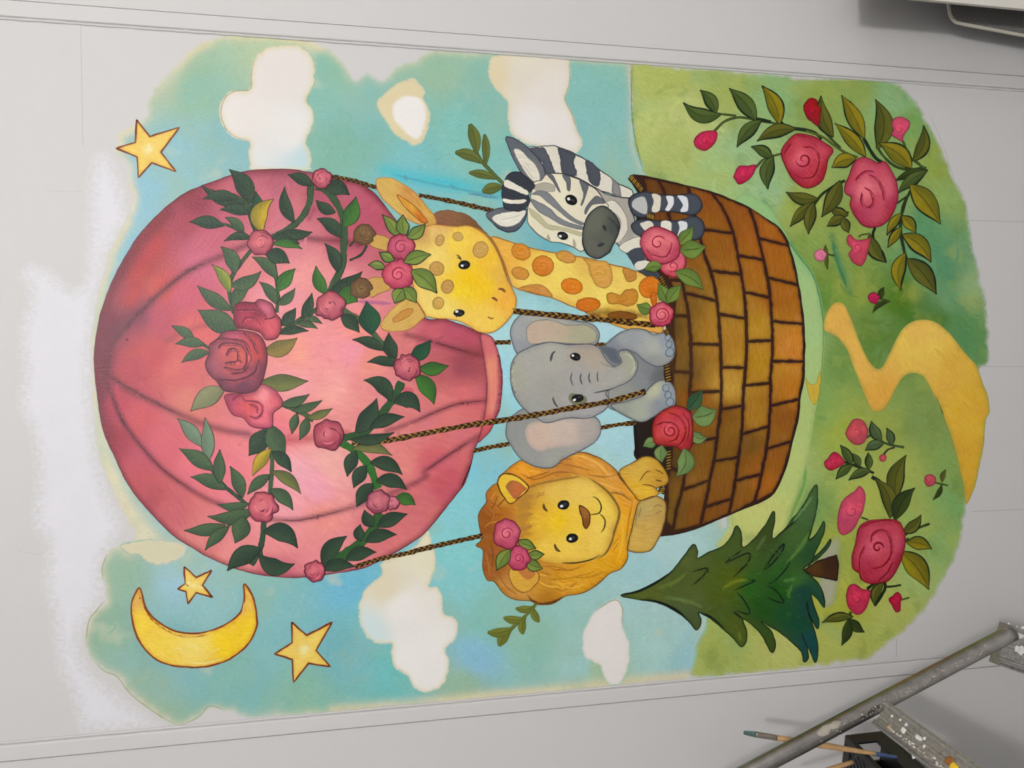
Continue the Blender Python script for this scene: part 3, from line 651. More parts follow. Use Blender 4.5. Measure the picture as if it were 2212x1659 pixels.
for s, w in (('A 170,1620 330,1420 530,1220 760,1030 950,920', 5), ('B 120,520 350,650 600,790 800,880', 4), ('B 150,640 250,900 450,1170 650,1370 900,1540', 3.5), ('C 920,970 1100,975 1300,935 1500,885', 3), ('E 1000,1090 1200,1000 1400,930 1640,900', 3), ('E 1100,1520 1300,1380 1500,1250', 4), ('E 1150,385 1300,430 1500,490', 3.5)):
    p.line(s, (84, 42, 52), w, soft=True, alpha=0.7)
p.dabs(260, (30, 80), (3, 8), (.88, 1.14), .25, None, .3, 9)
p.line('D 510,1240 620,1250 840,1265', (168, 92, 138), 8, soft=True, alpha=0.9)
p.line('E 480,130 640,300 760,420', (186, 60, 92), 13, soft=True, alpha=0.75); p.line('E 900,800 1020,820', (186, 60, 92), 12, soft=True, alpha=0.7)
p.line('D 90,560 170,420', (150, 66, 90), 12, soft=True, alpha=0.7)
p.dot(*T('A 298,1575')[0], 3, 3, (90, 46, 52)); p.build()
p = Paint('balloon_rim', balloon, 7.3, None, 'balloon')
p.fill('E 1590,335 1680,350 1720,420 1760,560 1770,740 1750,940 1720,1060 1680,1150 1620,1220 1570,1260 1590,1180 1610,1080 1640,940 1645,740 1620,520', C('E 1650,420:206,110,112 1690,650:222,136,116 1690,900:222,136,118 1650,1120:200,92,102 1600,1220:190,84,96'), ang=90, edge=[((150, 64, 82), 4, 0.6)], ol=((104, 46, 58), 1.6))
p.line('E 1740,500 1755,740 1735,950 1690,1110', (160, 70, 92), 9, soft=True, alpha=0.7); p.build()

# ---------------------------------------------------------------- garland
garland = empty('painted_garland', mural); garland['label'] = 'leafy rose garland draped around the balloon in two swags'
GT = {'d': ((54, 74, 56), (40, 56, 46)), 'm': ((74, 96, 66), (56, 76, 58)), 'o': ((112, 116, 66), (78, 86, 56)), 'g': ((66, 112, 48), (48, 84, 44)), 'y': ((186, 156, 48), (112, 106, 44)), 's': ((112, 134, 108), (92, 112, 92)), 'l': ((134, 144, 58), (86, 104, 52)), 'b': ((142, 122, 66), (98, 92, 58)), 'w': ((132, 132, 96), (112, 114, 84)), 'k': ((42, 84, 58), (34, 62, 50))}
sg, sb = (60, 82, 56), (52, 104, 46)
stems(garland, 8, [('A 1960,210 1890,240 1870,400 1780,550 1600,670 1470,720', 12, sg), ('D 170,250 250,280 350,400 410,560 410,760 390,950 290,1160', 14, sg), ('A 1370,800 1220,1000 1180,1150 1220,1350', 7, sg), ('A 1530,800 1580,1000 1600,1200 1590,1340', 8, sg),
 ('A 1380,710 1200,600 1110,575', 4.5, sg), ('A 1420,660 1350,450 1290,380 1200,330', 11, sg), ('A 1940,1310 1800,1400 1630,1500', 8, sg), ('D 400,1310 560,1420 700,1560 E 850,570', 10, (74, 96, 66)), ('E 910,740 840,880 700,1060 580,1180 400,1225', 15, (50, 82, 50)),
 ('E 370,1255 500,1330 620,1450 700,1640 C 1790,700', 16, sb), ('C 1800,910 1740,1050 1600,1200 1310,1380', 19, (52, 88, 48)), ('C 270,330 330,480 420,640 650,835', 6.5, (60, 78, 64)), ('C 815,180 870,420 860,650 850,750', 8, (70, 90, 64)), ('C 800,990 790,1120 760,1240 690,1360', 11, (54, 76, 60)),
 ('C 780,1150 770,1260 800,1340', 8, (54, 76, 60)), ('B 1630,770 1780,830 1910,910', 9, (74, 92, 62)), ('C 570,950 440,1080', 5, (60, 82, 60)), ('D 610,760 560,840 460,890', 3.2, (46, 64, 48)), ('D 460,770 500,720', 3, (46, 64, 48)), ('A 860,1560 930,1600 1010,1650', 6, (60, 82, 62)), ('C 260,330 280,300 300,420 320,470', 5, (96, 116, 92))])
leaves(garland, 9, 'A', [(1350, 390, 1180, 105, 140, 'd', .12), (1300, 390, 940, 245, 95, 'd', -.1), (1240, 360, 955, 360, 85, 'd', .1), (1345, 490, 1100, 455, 82, 'd', .1), (1410, 640, 1410, 295, 140, 'k', .05), (1470, 640, 1565, 360, 130, 'y', -.25), (1740, 550, 1660, 255, 95, 'd', -.12), (1660, 640, 1900, 645, 78, 'd', .1), (1120, 590, 835, 560, 98, 'd', .06),
 (1300, 640, 1145, 520, 70, 'm', .1), (1370, 705, 1135, 725, 62, 'd', .14), (1560, 700, 1790, 750, 80, 'd', -.12), (1560, 750, 1812, 792, 66, 'g', -.1), (1220, 1000, 1105, 770, 112, 'm', .15), (1195, 1095, 1455, 985, 100, 'm', .14), (1178, 1160, 1032, 925, 84, 'l', .1), (1500, 840, 1700, 915, 120, 'd', -.1), (1580, 1040, 1375, 860, 92, 'm', .12),
 (1605, 1150, 1752, 960, 105, 'g', -.05), (1580, 1260, 1440, 1075, 84, 'm', .1), (1600, 1265, 1750, 1130, 74, 'm', .1), (1190, 1310, 905, 1108, 105, 'm', -.04), (1210, 1275, 1367, 1105, 96, 'm', -.1), (1235, 1480, 910, 1318, 165, 'm', -.02), (870, 1570, 685, 1455, 74, 'm', .05), (960, 1620, 715, 1610, 78, 'm', .08), (1630, 1445, 1755, 1300, 90, 'd', .06),
 (1810, 1380, 1895, 1170, 80, 'd', .06), (1830, 1390, 1982, 1437, 48, 'm', -.1), (1770, 1440, 1945, 1480, 52, 'm', -.1), (1630, 1525, 1865, 1500, 66, 'd', -.1), (2090, 470, 1930, 370, 84, 'd', -.1), (2140, 690, 1935, 530, 105, 'd', .12), (2110, 985, 2005, 745, 98, 'd', .12), (2020, 1172, 1930, 938, 96, 'g', -.1), (1890, 240, 1685, 150, 90, 'd', .06)], GT, rib=False, olw=1.1)
leaves(garland, 9, 'D', [(290, 1155, 570, 985, 120, 'd', .1), (410, 590, 515, 340, 125, 'g', .08), (250, 270, 460, 325, 120, 'd', -.15), (370, 1180, 530, 1250, 150, 'g', -.1), (645, 1515, 605, 1245, 165, 'k', .02), (390, 1365, 545, 1512, 105, 'd', -.05)], GT, rib=False, olw=1.1)
leaves(garland, 9, 'E', [(745, 465, 485, 375, 84, 'd', .1), (860, 530, 800, 315, 105, 'd', -.1), (857, 603, 610, 570, 74, 'd', .12), (985, 530, 1160, 375, 115, 'k', .1), (1070, 620, 1315, 600, 105, 'g', .06), (1035, 690, 1190, 935, 125, 'g', -.1), (805, 900, 580, 725, 120, 'd', .22), (850, 925, 1070, 1000, 125, 'd', -.28), (520, 1165, 695, 880, 140, 'd', .08), (650, 1135, 935, 1040, 95, 'd', -.08),
 (490, 1235, 845, 1175, 84, 'd', .08), (500, 1320, 830, 1375, 88, 'o', -.12), (515, 1345, 440, 1557, 105, 'd', .05), (600, 1470, 495, 1657, 105, 'd', .05), (650, 1440, 917, 1542, 110, 'd', -.14)], GT, rib=False, olw=1.1)
leaves(garland, 9, 'C', [(1780, 640, 2035, 710, 108, 'd', -.15), (1740, 665, 1600, 860, 115, 'd', .06), (1945, 780, 2107, 842, 98, 'g', -.1), (1745, 1020, 1668, 885, 92, 'd', -.1), (1790, 1025, 2037, 920, 105, 'd', -.05), (1640, 1150, 1632, 1010, 86, 'd', -.1), (1690, 1160, 1948, 1098, 100, 'd', -.1), (1315, 1345, 1517, 1110, 125, 'd', -.1), (1520, 1315, 1772, 1250, 105, 'd', -.1), (1320, 1405, 1590, 1375, 95, 'd', -.12),
 (250, 325, 55, 95, 105, 's', .05), (310, 460, 292, 88, 100, 's', .04), (350, 535, 70, 355, 115, 'm', .04), (420, 645, 420, 362, 92, 'm', -.02), (460, 705, 165, 600, 104, 'm', .08), (610, 770, 508, 508, 102, 'm', .06), (660, 830, 398, 836, 70, 'm', -.1), (700, 885, 313, 940, 105, 'm', -.1), (455, 1020, 113, 1062, 95, 'm', -.05), (485, 1045, 293, 1232, 84, 'm', .05), (620, 950, 550, 1172, 140, 'm', -.05), (810, 1080, 1092, 1215, 140, 'd', -.2),
 (765, 1230, 483, 1410, 140, 'd', .1), (775, 1280, 1067, 1350, 130, 'd', .22), (800, 200, 668, 418, 145, 'd', -.05), (860, 160, 985, 440, 150, 'm', .04), (855, 370, 703, 590, 96, 'y', .06), (880, 390, 1037, 556, 98, 'd', -.08), (845, 590, 658, 752, 84, 'm', .06), (880, 560, 1120, 747, 90, 'o', -.1), (865, 715, 1052, 887, 100, 'm', -.1), (1085, 60, 1043, 228, 70, 'm', .04), (1170, 95, 1108, 282, 80, 'm', -.05), (1185, 85, 1392, 8, 64, 'o', .06)], GT, rib=False, olw=1.1)
leaves(garland, 9, 'B', [(1000, 330, 770, 412, 80, 'm', .1), (1490, 310, 1768, 200, 125, 'b', .1), (1465, 585, 1863, 572, 130, 'o', .02), (1635, 765, 1872, 685, 76, 'm', .1), (1735, 825, 1982, 738, 66, 'm', .06), (1130, 645, 848, 832, 145, 'w', .06)], GT, rib=False, olw=1.1)
RB, RD, RL = (186, 92, 106), (112, 42, 62), (200, 108, 116)
def grose(s, r, k, label, sq=1.0, **kw):
    x, y = T(s)[0]; rose(garland, 'rose', 18 + (k % 5) * 0.5, rose_pts(x, y, r, 6, 0.09, k, sq, k), x, y, r, kw.pop('b', RB), kw.pop('d', RD), kw.pop('l', RL), label, sw=None, scrib=9, **kw)
grose('A 1450,735', 27, 1, 'small dusty pink rose at the upper swag bend'); grose('A 1980,185', 21, 2, 'small pink rose at the balloon edge by the rope'); grose('D 295,1282', 31, 3, 'pink rose left of the giraffe horns')
grose('E 960,615', 28, 4, 'frilly pink rose with bright leaves by the balloon mouth'); grose('E 280,1195', 33, 5, 'dusky pink rose where the braided rope starts', b=(176, 78, 92)); grose('C 790,860', 31, 6, 'lobed pink rose low on the crown side swag', b=(204, 100, 112))
grose('C 1910,822', 15, 7, None, b=(206, 124, 136)); grose('C 1790,815', 25, 8, 'pink double rose on the lower swag', b=(178, 100, 112)); grose('C 1240,1415', 22, 9, 'small pink rose at the balloon lower edge by the long rope', b=(196, 92, 108))
x, y = T('A 1430,1400')[0]
rose(garland, 'rose', 15, T('A 1230,1290 1290,1250 1400,1255 1440,1225 1540,1260 1590,1360 1620,1400 1630,1480 1590,1560 1500,1575 1440,1510 1330,1480 1250,1470 1220,1390'), x, y, 48, (184, 70, 88), (98, 34, 52), (208, 92, 106), 'deep pink open rose above the biggest rose', cols=C('A 1300,1290:150,50,72 1500,1290:204,104,126 1350,1400:178,62,84 1550,1470:212,92,104 1440,1470:196,76,92 1420,1340:130,44,62 1260,1430:150,54,72'), sw=None, lines=
     ('A 1240,1320 1330,1320 1420,1330 1480,1370', 'A 1290,1440 1320,1390 1390,1390 1450,1440', 'A 1400,1255 1430,1300 1480,1350 1500,1400', 'A 1480,1400 1540,1390 1590,1370'))
x, y = T('B 1390,790')[0]
rose(garland, 'rose', 15, T('B 1150,690 1280,680 1400,660 1460,600 1560,640 1630,720 1630,790 1560,850 1550,960 1480,980 1370,960 1300,890 1210,860 1150,750'), x, y, 54, (208, 88, 108), (130, 46, 70), (216, 100, 112), 'bright pink frilled rose below the biggest rose', cols=C('B 1200,730:180,74,100 1490,700:232,140,148 1560,720:218,100,118 1380,800:212,88,96 1450,920:226,110,124 1260,850:204,84,96'), sw=None, lines=
     ('B 1320,740 1440,760 1470,830 1420,890 1350,870', 'B 1350,770 1420,800 1420,850', 'B 1200,740 1280,700 1320,760'))
x, y = T('B 1210,390')[0]
rose(garland, 'rose', 16.5, T('B 1080,210 1130,150 1220,135 1330,140 1430,170 1480,230 1505,330 1500,430 1470,560 1420,640 1340,675 1240,670 1130,650 1070,570 1000,500 980,420 1010,330 1010,260'), x, y, 64, (172, 74, 86), (92, 44, 62), (204, 94, 90), 'biggest garland rose, dusky plum and coral with a square heart', cols=C('B 1200,170:206,90,110 1400,250:196,74,80 1450,330:186,72,78 1440,480:128,66,82 1300,600:112,62,82 1130,600:124,68,86 1050,450:160,86,100 1050,300:164,84,98 1150,300:208,96,92 1280,380:206,92,86 1200,450:186,86,84 1280,520:172,78,90 1150,230:140,72,84'), sw=None, lines=
     ('B 1020,260 1080,215 1200,215 1310,240 1350,320 1350,420 1310,490 1190,510', 'B 1080,290 1130,250 1260,260 1330,320 1330,420 1290,470', 'B 1150,355 1190,300 1250,310 1260,380 1240,410', 'B 1140,420 1240,410 1290,400', 'B 1130,450 1230,480 1310,470', 'B 1080,560 1250,570 1400,500 1440,380', 'B 1300,150 1380,230 1430,340'))
# ---------------------------------------------------------------- ropes behind the animals
ropes = empty('painted_ropes', mural); ropes['label'] = 'braided brown ropes joining balloon and basket'
rope(ropes, 7.7, 'E 1715,400 1850,396', 9); rope(ropes, 7.7, 'G 1130,452 1230,458', 8); rope(ropes, 7.7, 'E 1530,1335 1690,1300 1840,1275', 9); rope(ropes, 7.7, 'G 1180,1178 1330,1150 1490,1132', 9)
rope(ropes, 7.8, 'D 310,165 420,185 520,208 620,240 700,262', 9, dim=0.9); rope(ropes, 7.8, 'D 1060,328 1250,362 1400,392 1560,430 1700,462', 9, dim=0.85)
rope(ropes, 8.4, 'C 1590,1375 1800,1310 2100,1245 U 700,200 1000,130 1290,66', 9.5)

# ---------------------------------------------------------------- basket
basket = empty('painted_basket', mural); basket['label'] = 'brown woven basket under the balloon'
BG = '''I 240,170 350,160 500,190 700,240 950,300 1150,380 1280,440 1400,520 1530,610 1600,720 1650,880 1690,1050 1715,1200 1742,1400 1752,1659 J 1752,0 1745,300 1712,470 1695,650 1645,850 1612,1000 1562,1150 1482,1300 1380,1372 1200,1445 1060,1502 850,1592 700,1640 540,1665 505,1640
 J 540,1350 520,1200 300,1000 290,900 278,760 285,690 400,650 500,400 530,200 I 560,1520 480,1000 330,900 300,500 330,350'''
p = Paint('basket_body', basket, 7.0, None, 'flat')
p.fill(BG, C('I 1000,600:58,34,16 J 400,800:42,36,32 J 350,950:40,34,32 J 600,1300:62,42,28 J 1500,800:54,32,14 J 600,300:70,48,30 I 450,250:60,36,18'), res=7, ol=((44, 28, 18), 2.4))
for k in range(9): p.dot(*T('J %d,%d' % (284 + k * 3, 700 + k * 34))[0], 3.4, 4.2, (30, 24, 20))
p.build()
def lx(s): 
    L = np.array(T(s)); o = L[:, 1].argsort(); return L[o]
LN = {'R': lx('I 350,160 500,190 700,240 950,300 1150,380 1280,440 1400,520 1530,610 1600,720 1650,880 1690,1050 1712,1200 1738,1400 1748,1650 J 1740,300 1708,470 1690,650 1640,850 1607,1000 1558,1150 1478,1300 1380,1370 1200,1440 1060,1498 850,1588'),
      'A': lx('I 1270,430 1330,600 1370,780 1410,950 1440,1100 1460,1300 1470,1500 1475,1650 J 1455,300 1455,500 1440,750 1420,920 1380,1130 1320,1380'), 'B': lx('I 940,295 1060,460 1130,640 1170,820 1200,1000 1230,1180 1245,1400 1250,1650 J 1240,220 1218,500 1210,750 1190,900 1165,1100 1140,1280 1095,1490'),
      'C': lx('I 740,240 800,500 880,830 940,980 990,1200 1010,1400 1025,1650 J 1030,220 1030,550 1000,780 975,980 930,1200 880,1440 845,1590'), 'D': lx('I 480,188 540,300 640,800 700,1120 740,1300 760,1500 770,1650 J 770,250 760,400 750,700 735,1000 712,1160 690,1290 640,1450 610,1645'), 'E': lx('I 352,162 500,900 610,1130 625,1250 615,1400 600,1520 630,1650 J 620,180 605,330 620,600 600,900 590,1050 560,1200 560,1350 545,1600')}
def xat(n, y): L = LN[n]; return float(np.interp(y, L[:, 1], L[:, 0]))
BC = C('''Z 1600,420:145,82,27 1560,440:138,82,27 1530,400:141,82,24 1670,520:162,95,31 1700,560:162,100,24 1690,640:162,100,22 1715,750:201,131,52 1715,850:181,118,39 1650,1000:145,89,27 1690,900:138,84,29 1650,1040:162,98,27 1500,1050:132,91,39
 1480,800:113,84,39 1480,660:126,93,39 1570,680:166,122,45 1640,720:179,133,45 1630,790:177,131,37 1560,720:171,124,45 1575,835:190,145,60 1560,980:123,86,31 1570,900:126,86,29 1630,900:164,118,41 1620,960:117,82,33 1450,420:96,60,24 1530,500:143,89,29
 1500,880:141,84,24 1460,1100:113,84,35 1440,700:91,68,35 1440,900:87,66,33 1450,1000:85,64,33 1550,1060:128,82,33 1510,1110:126,80,31 1600,1050:134,89,35 1380,395:104,64,24''')
def bricks(l, r, rows, wob=0.0):
    for i in range(len(rows) - 1):
        (a0, a1), (b0, b1) = rows[i], rows[i + 1]; g = 2.4
        n = 5; L = []; Rr = []
        for k in range(n + 1):
            yl = a0 + g + (b0 - a0 - 2 * g) * k / n; yr = a1 + g + (b1 - a1 - 2 * g) * k / n
            L.append((xat(l, yl) + g, yl)); Rr.append((xat(r, yr) - g, yr))
        P = L + Rr[::-1]
        c = np.mean(P, 0)
        p = Paint('woven_strip', basket, 8.2, None, 'streak')
        cc = field(np.array([c]), BC)[0]; k = RNG.uniform(0.9, 1.12)
        cols = [(q[0], q[1], cc0) for q, cc0 in []]
        p.fill(P, BC, ang=88, smooth=False, edge=[((72, 42, 16), 3.6, 0.6)], res=4, jit=0.6, ol=((50, 30, 14), 1.6, 0.9))
        p.dabs(16, (14, 34), (1.6, 3.6), (.72, 1.34), .2, 86, .5, 2.5)
        for q in range(0):
            t = RNG.uniform(0.15, 0.85); u0, u1 = sorted(RNG.uniform(0.08, 0.92, 2)); i0, i1 = L[0], L[-1]; j0, j1 = Rr[0], Rr[-1]
            f = lambda u: ((1 - u) * np.array(i0) + u * np.array(i1)) * (1 - t) + ((1 - u) * np.array(j0) + u * np.array(j1)) * t
            base = np.array([0.0, 0, 0]); p.line([f(u0), f((u0 + u1) / 2) + RNG.normal(0, 1, 2), f(u1)], (188, 130, 60) if q % 2 else (96, 58, 22), 3.6, soft=True, alpha=0.35)
        p.build()
def rows(*s): return [tuple(y for x, y in T(q)) for q in s]
bricks('A', 'R', rows('I 1280,430 1530,600', 'I 1350,700 1620,760', 'I 1430,1040 1690,1100', 'I 1470,1415 1740,1440', 'J 1470,160 1730,165', 'J 1460,545 1700,490', 'J 1440,915 1640,855', 'J 1330,1375 1480,1300'))
bricks('B', 'A', rows('I 950,300 1280,430', 'I 1190,850 1380,885', 'I 1240,1165 1440,1210', 'I 1260,1590 1470,1580', 'J 1250,370 1450,350', 'J 1210,790 1440,725', 'J 1160,1190 1380,1135', 'J 1100,1490 1330,1375'))
bricks('C', 'B', rows('I 745,240 945,300', 'I 890,620 1130,655', 'I 950,980 1200,1010', 'I 1010,1355 1240,1390', 'J 1040,215 1230,215', 'J 1035,575 1215,545', 'J 980,1025 1170,990', 'J 890,1420 1130,1350', 'J 850,1585 1100,1485'))
bricks('D', 'C', rows('I 485,192 740,245', 'I 600,700 860,760', 'I 740,1170 990,1240', 'I 780,1610 1010,1620', 'J 760,430 1010,420', 'J 770,870 990,820', 'J 700,1270 930,1190', 'J 620,1640 850,1580'))
bricks('E', 'D', rows('I 360,168 480,190', 'I 460,560 560,560', 'I 590,1060 680,1060', 'I 640,1370 740,1370', 'J 610,250 760,255', 'J 620,640 755,600', 'J 580,1080 720,1130', 'J 550,1560 630,1600'))
for i, (s, n, w) in enumerate((('I 245,165 300,230 350,290', 9, 13), ('I 385,500 450,520', 4, 13), ('I 505,1030 580,1180', 8, 12), ('I 545,1485 575,1530', 3, 12), ('J 560,190 575,340', 6, 15), ('J 575,930 575,1100', 7, 13), ('J 505,1300 530,1250', 3, 13))):
    p = Paint('rope_rim', basket, 13.6, None, 'flat')
    L = T(s); p.line(L, (50, 34, 14), w + 1, taper=False); L = catmull(L, False, 1.0); t = (L[-1] - L[0]) / np.hypot(*(L[-1] - L[0])); nr = np.array([-t[1], t[0]])
    for k in range(n):
        c0 = L[int((k + .5) / n * (len(L) - 1))]; p.line([c0 + nr * w * .45 + t * 1.5, c0, c0 - nr * w * .45 - t * 1.5], tuple(np.array((158, 126, 46)) * RNG.uniform(.8, 1.15)), 2.7)
    p.build()

# ---------------------------------------------------------------- zebra
OLD = (46, 48, 54)
def fig(parent, lv, name, s, cols, label=None, **kw):
    mat = kw.pop('mat', 'flat'); p = Paint(name, parent, lv, label, mat); p.fill(s, cols, **kw); return p
def eye(parent, lv, s, rx, ry, rot, hl, hr=0.28, lash=()):
    x, y = T(s)[0]; p = Paint('eye', parent, lv); p.dot(x, y, rx, ry, (14, 13, 15), rot)
    h = T(hl)[0]; p.dot(h[0], h[1], rx * hr, ry * hr * 1.1, (235, 235, 235), rot, res=1.2); p.dot(x + (x - h[0]) * .6, y + (y - h[1]) * .6, rx * .35, ry * .3, (60, 58, 60), rot)
    for L in lash: p.line(L, (20, 16, 14), 2.4)
    p.build()
zebra = empty('painted_zebra', mural); zebra['label'] = 'grey and cream striped zebra leaning over the basket rim'
GY, WH = (98, 100, 106), (226, 220, 198)
p = fig(zebra, 7.6, 'chest', 'F 1150,500 1230,540 1330,600 1480,630 1545,640 1520,720 1560,800 1560,900 1610,960 1640,1050 1680,1200 1780,1290 1760,1345 1600,1262 1500,1120 1390,1010 1300,900 1250,700', C('F 1500,720:166,160,150 1400,1000:176,170,156 1520,950:160,155,145 1560,1140:70,74,82 1700,1280:64,68,76 1600,1020:214,210,196'), ol=(OLD, 1.8), ang=70)
p.fill('F 1300,690 1380,650 1450,720 1490,800 1500,900 1440,1005 1390,1005 1440,880 1420,790', (218, 212, 196), ol=((120, 118, 112), 1.2)); p.fill('F 1430,1045 1600,965 1615,1060 1500,1105', (224, 219, 202), ol=((90, 90, 92), 1.2)); p.fill('F 1500,1105 1615,1060 1650,1165 1560,1200', (70, 75, 84)); p.fill('F 1560,1200 1650,1168 1700,1200 1600,1255', (222, 218, 204)); p.build()
p = fig(zebra, 8.6, 'mane', 'F 640,210 740,190 850,180 950,205 1050,250 1150,305 1260,385 1340,445 1420,505 1545,570 1530,625 1450,625 1370,600 1290,575 1220,545 1180,520 1100,480 960,430 870,420 800,420 740,320', C('F 900,300:222,216,200'), ol=((50, 52, 58), 2.2), jit=0.9)
for s, c in (('F 640,212 740,192 790,210 850,340 870,415 800,420 760,330 700,260', (86, 90, 98)), ('F 900,195 1000,230 1050,255 1040,330 1060,440 940,425 920,300', (78, 82, 90)), ('F 1140,300 1250,380 1265,440 1250,530 1190,510 1160,460', (80, 84, 92)), ('F 1340,445 1420,505 1445,612 1370,598 1365,480', (140, 138, 136))): p.fill(s, c, ang=75, jit=0.6, mat='streak', edge=((56, 58, 64), 3, .5))
for k in range(40):
    q = np.array(T('F %f,%f' % (700 + k * 20, 178 + 0.00042 * (k * 20) ** 2 + k * 2.2))[0]); p.line([q, q + np.array([2.2, -2.6])], (50, 52, 56), 1.3)
p.build()
p = fig(zebra, 9.2, 'ear', 'F 450,120 480,105 560,140 640,200 700,260 760,340 790,420 780,480 700,500 640,470 580,410 540,340 500,260', C('F 560,200:98,102,110 750,420:110,112,116'), ol=((62, 64, 70), 2), ang=50, mat='streak')
p.fill('F 520,210 580,220 640,280 700,340 740,420 740,490 690,490 630,430 580,350 540,280', (224, 218, 200), ol=((120, 118, 114), 1.3)); p.line('F 590,330 640,400 690,470', (150, 146, 136), 1.2); p.line('F 620,320 660,380', (160, 156, 146), 1); p.build()
p = fig(zebra, 9.2, 'ear', 'F 280,780 330,740 440,715 540,740 630,730 620,800 590,860 540,910 470,925 400,900 340,850', C('F 400,880:80,84,92 320,770:104,106,112'), ol=((52, 54, 60), 2), mat='streak')
p.fill('F 330,800 420,760 560,740 622,742 600,800 540,860 450,880 380,860', (226, 222, 206), ol=((110, 110, 108), 1.3)); p.line('F 400,820 500,800 580,780', (160, 156, 146), 1); p.build()
p = fig(zebra, 10.4, 'head', 'F 690,500 760,480 800,430 900,415 1000,445 1100,480 1160,520 1230,560 1300,660 1330,720 1200,900 1120,1085 1030,1055 920,1015 830,1005 740,955 680,900 640,840 635,740 660,640', C('F 800,650:226,218,192 950,600:230,222,196 900,950:230,224,198 740,880:226,218,190 1200,650:222,214,190'), ol=((84, 82, 80), 1.6), ang=30)
p.fill('F 690,530 780,500 860,520 870,570 820,580 720,570', (172, 166, 150), ol=((130, 126, 112), 1))
for s in ('F 800,425 850,428 880,480 922,580 900,572 860,500', 'F 935,435 1000,448 1010,510 1002,572 980,562 970,500', 'F 1085,482 1160,520 1150,580 1112,692 1092,690 1118,600', 'F 1230,612 1295,650 1300,680 1200,692 1140,775 1128,742 1160,680'): p.fill(s, (104, 106, 110), edge=((70, 72, 78), 2, .5), ang=70)
for s in ('F 670,600 740,565 820,588 880,650 950,730 1050,810 1130,850 1110,868 1000,822 900,742 800,662 740,615', 'F 655,640 740,670 830,720 900,790 980,835 1122,882 1110,908 950,872 820,802 720,740'): p.fill(s, (128, 130, 132), edge=((92, 94, 98), 2.5, .5), ang=40)
p.fill('F 655,720 740,780 820,860 920,880 1102,930 1095,962 950,915 820,902 730,835 668,775', (190, 184, 148), ol=((150, 146, 118), 1)); p.fill('F 800,985 815,945 835,985 828,1003', (172, 166, 140)); p.fill('F 1030,1050 1030,985 1055,1015 1055,1060', (172, 166, 140))
p.line('F 800,420 960,425 1100,475 1230,560 1310,680', (50, 52, 58), 2.6); p.build()
p = fig(zebra, 11.2, 'forelock', 'F 470,430 540,405 600,430 660,480 700,530 645,600 660,660 620,720 560,745 500,740 440,720 425,660 415,590 430,510', (58, 61, 69), ol=((40, 42, 48), 1.8), ang=40, mat='streak')
p.fill('F 450,475 530,510 640,575 630,606 540,570 440,530', (228, 222, 204)); p.fill('F 430,635 500,648 622,645 600,676 500,682 430,665', (228, 222, 204)); p.build()
p = fig(zebra, 12.4, 'muzzle', 'F 1130,850 1180,760 1260,705 1330,720 1400,790 1432,880 1412,960 1370,1040 1340,1100 1260,1150 1190,1140 1130,1080 1112,980', C('F 1200,850:104,106,94 1300,1000:92,96,84 1200,1080:100,100,92 1400,900:76,80,76'), ol=((44, 46, 48), 2.6), edge=((66, 68, 68), 5, .5), ang=80)
p.dot(*T('F 1302,890')[0], 3, 7, (50, 50, 54), -25); p.dot(*T('F 1270,1036')[0], 8, 4, (58, 58, 64), -20); p.line('F 1320,790 1400,860 1425,930', (54, 56, 58), 4, soft=True, alpha=.8); p.build()
eye(zebra, 12.4, 'F 1013,648', 14, 10.5, 30, 'F 990,640'); eye(zebra, 12.4, 'F 940,957', 12.5, 8.5, 20, 'F 920,962')
def leg(s, whites):
    p = fig(zebra, 12, 'foreleg', s, (74, 80, 90), ol=((44, 46, 52), 2.4), ang=10, edge=((56, 60, 68), 4, .6))
    for w, c in whites: p.fill(w, c, ang=80, ol=((90, 92, 96), 1))
    p.build()
leg('F 1510,660 1560,600 1660,580 1760,600 1900,610 2040,595 2110,620 2142,680 2125,740 2060,780 1950,760 1860,748 1740,752 1680,790 1600,800 1540,760', (('F 1560,640 1640,620 1672,690 1660,770 1590,750 1535,700', (186, 186, 182)), ('F 1708,598 1778,608 1790,660 1772,745 1708,748 1722,660', (222, 216, 196)), ('F 1830,618 1892,618 1900,680 1862,742 1820,736 1846,680', (226, 226, 228)), ('F 1928,612 2012,628 2022,740 1952,748 1975,690', (222, 224, 228))))
leg('F 1535,860 1600,820 1720,825 1840,830 1960,820 2060,788 2135,820 2162,890 2142,960 2080,992 2000,982 1900,955 1700,945 1620,960 1550,925', (('F 1610,850 1700,832 1735,900 1700,935 1640,905', (222, 217, 200)), ('F 1790,835 1870,835 1882,900 1862,945 1800,915', (224, 220, 206)), ('F 1938,832 2012,842 2002,930 1932,962 1946,890', (224, 224, 226))))
sprig = empty('painted_sprig', mural); sprig['label'] = 'olive leaf sprig at the zebra forelock'
ST = {'a': ((102, 110, 56), (82, 92, 48)), 'b': ((116, 122, 54), (98, 106, 46))}
stems(sprig, 6, [('F 430,510 330,410 240,310 180,210', 6, (92, 104, 56))])
leaves(sprig, 6.4, 'F', [(195, 240, 140, -5, 88, 'a', .05), (240, 330, 15, 238, 84, 'a', .1), (270, 345, 266, 82, 60, 'a', .04), (365, 465, 133, 413, 64, 'a', .05), (420, 535, 248, 577, 84, 'a', .05)], ST, ol=(70, 78, 44), olw=1.0, blunt=True)
sprig2 = empty('painted_sprig', mural); sprig2['label'] = 'olive leaf sprig hanging below the lion mane'
stems(sprig2, 6, [('U 1752,655 1660,760 1540,870 1470,960', 5, (112, 120, 54))])
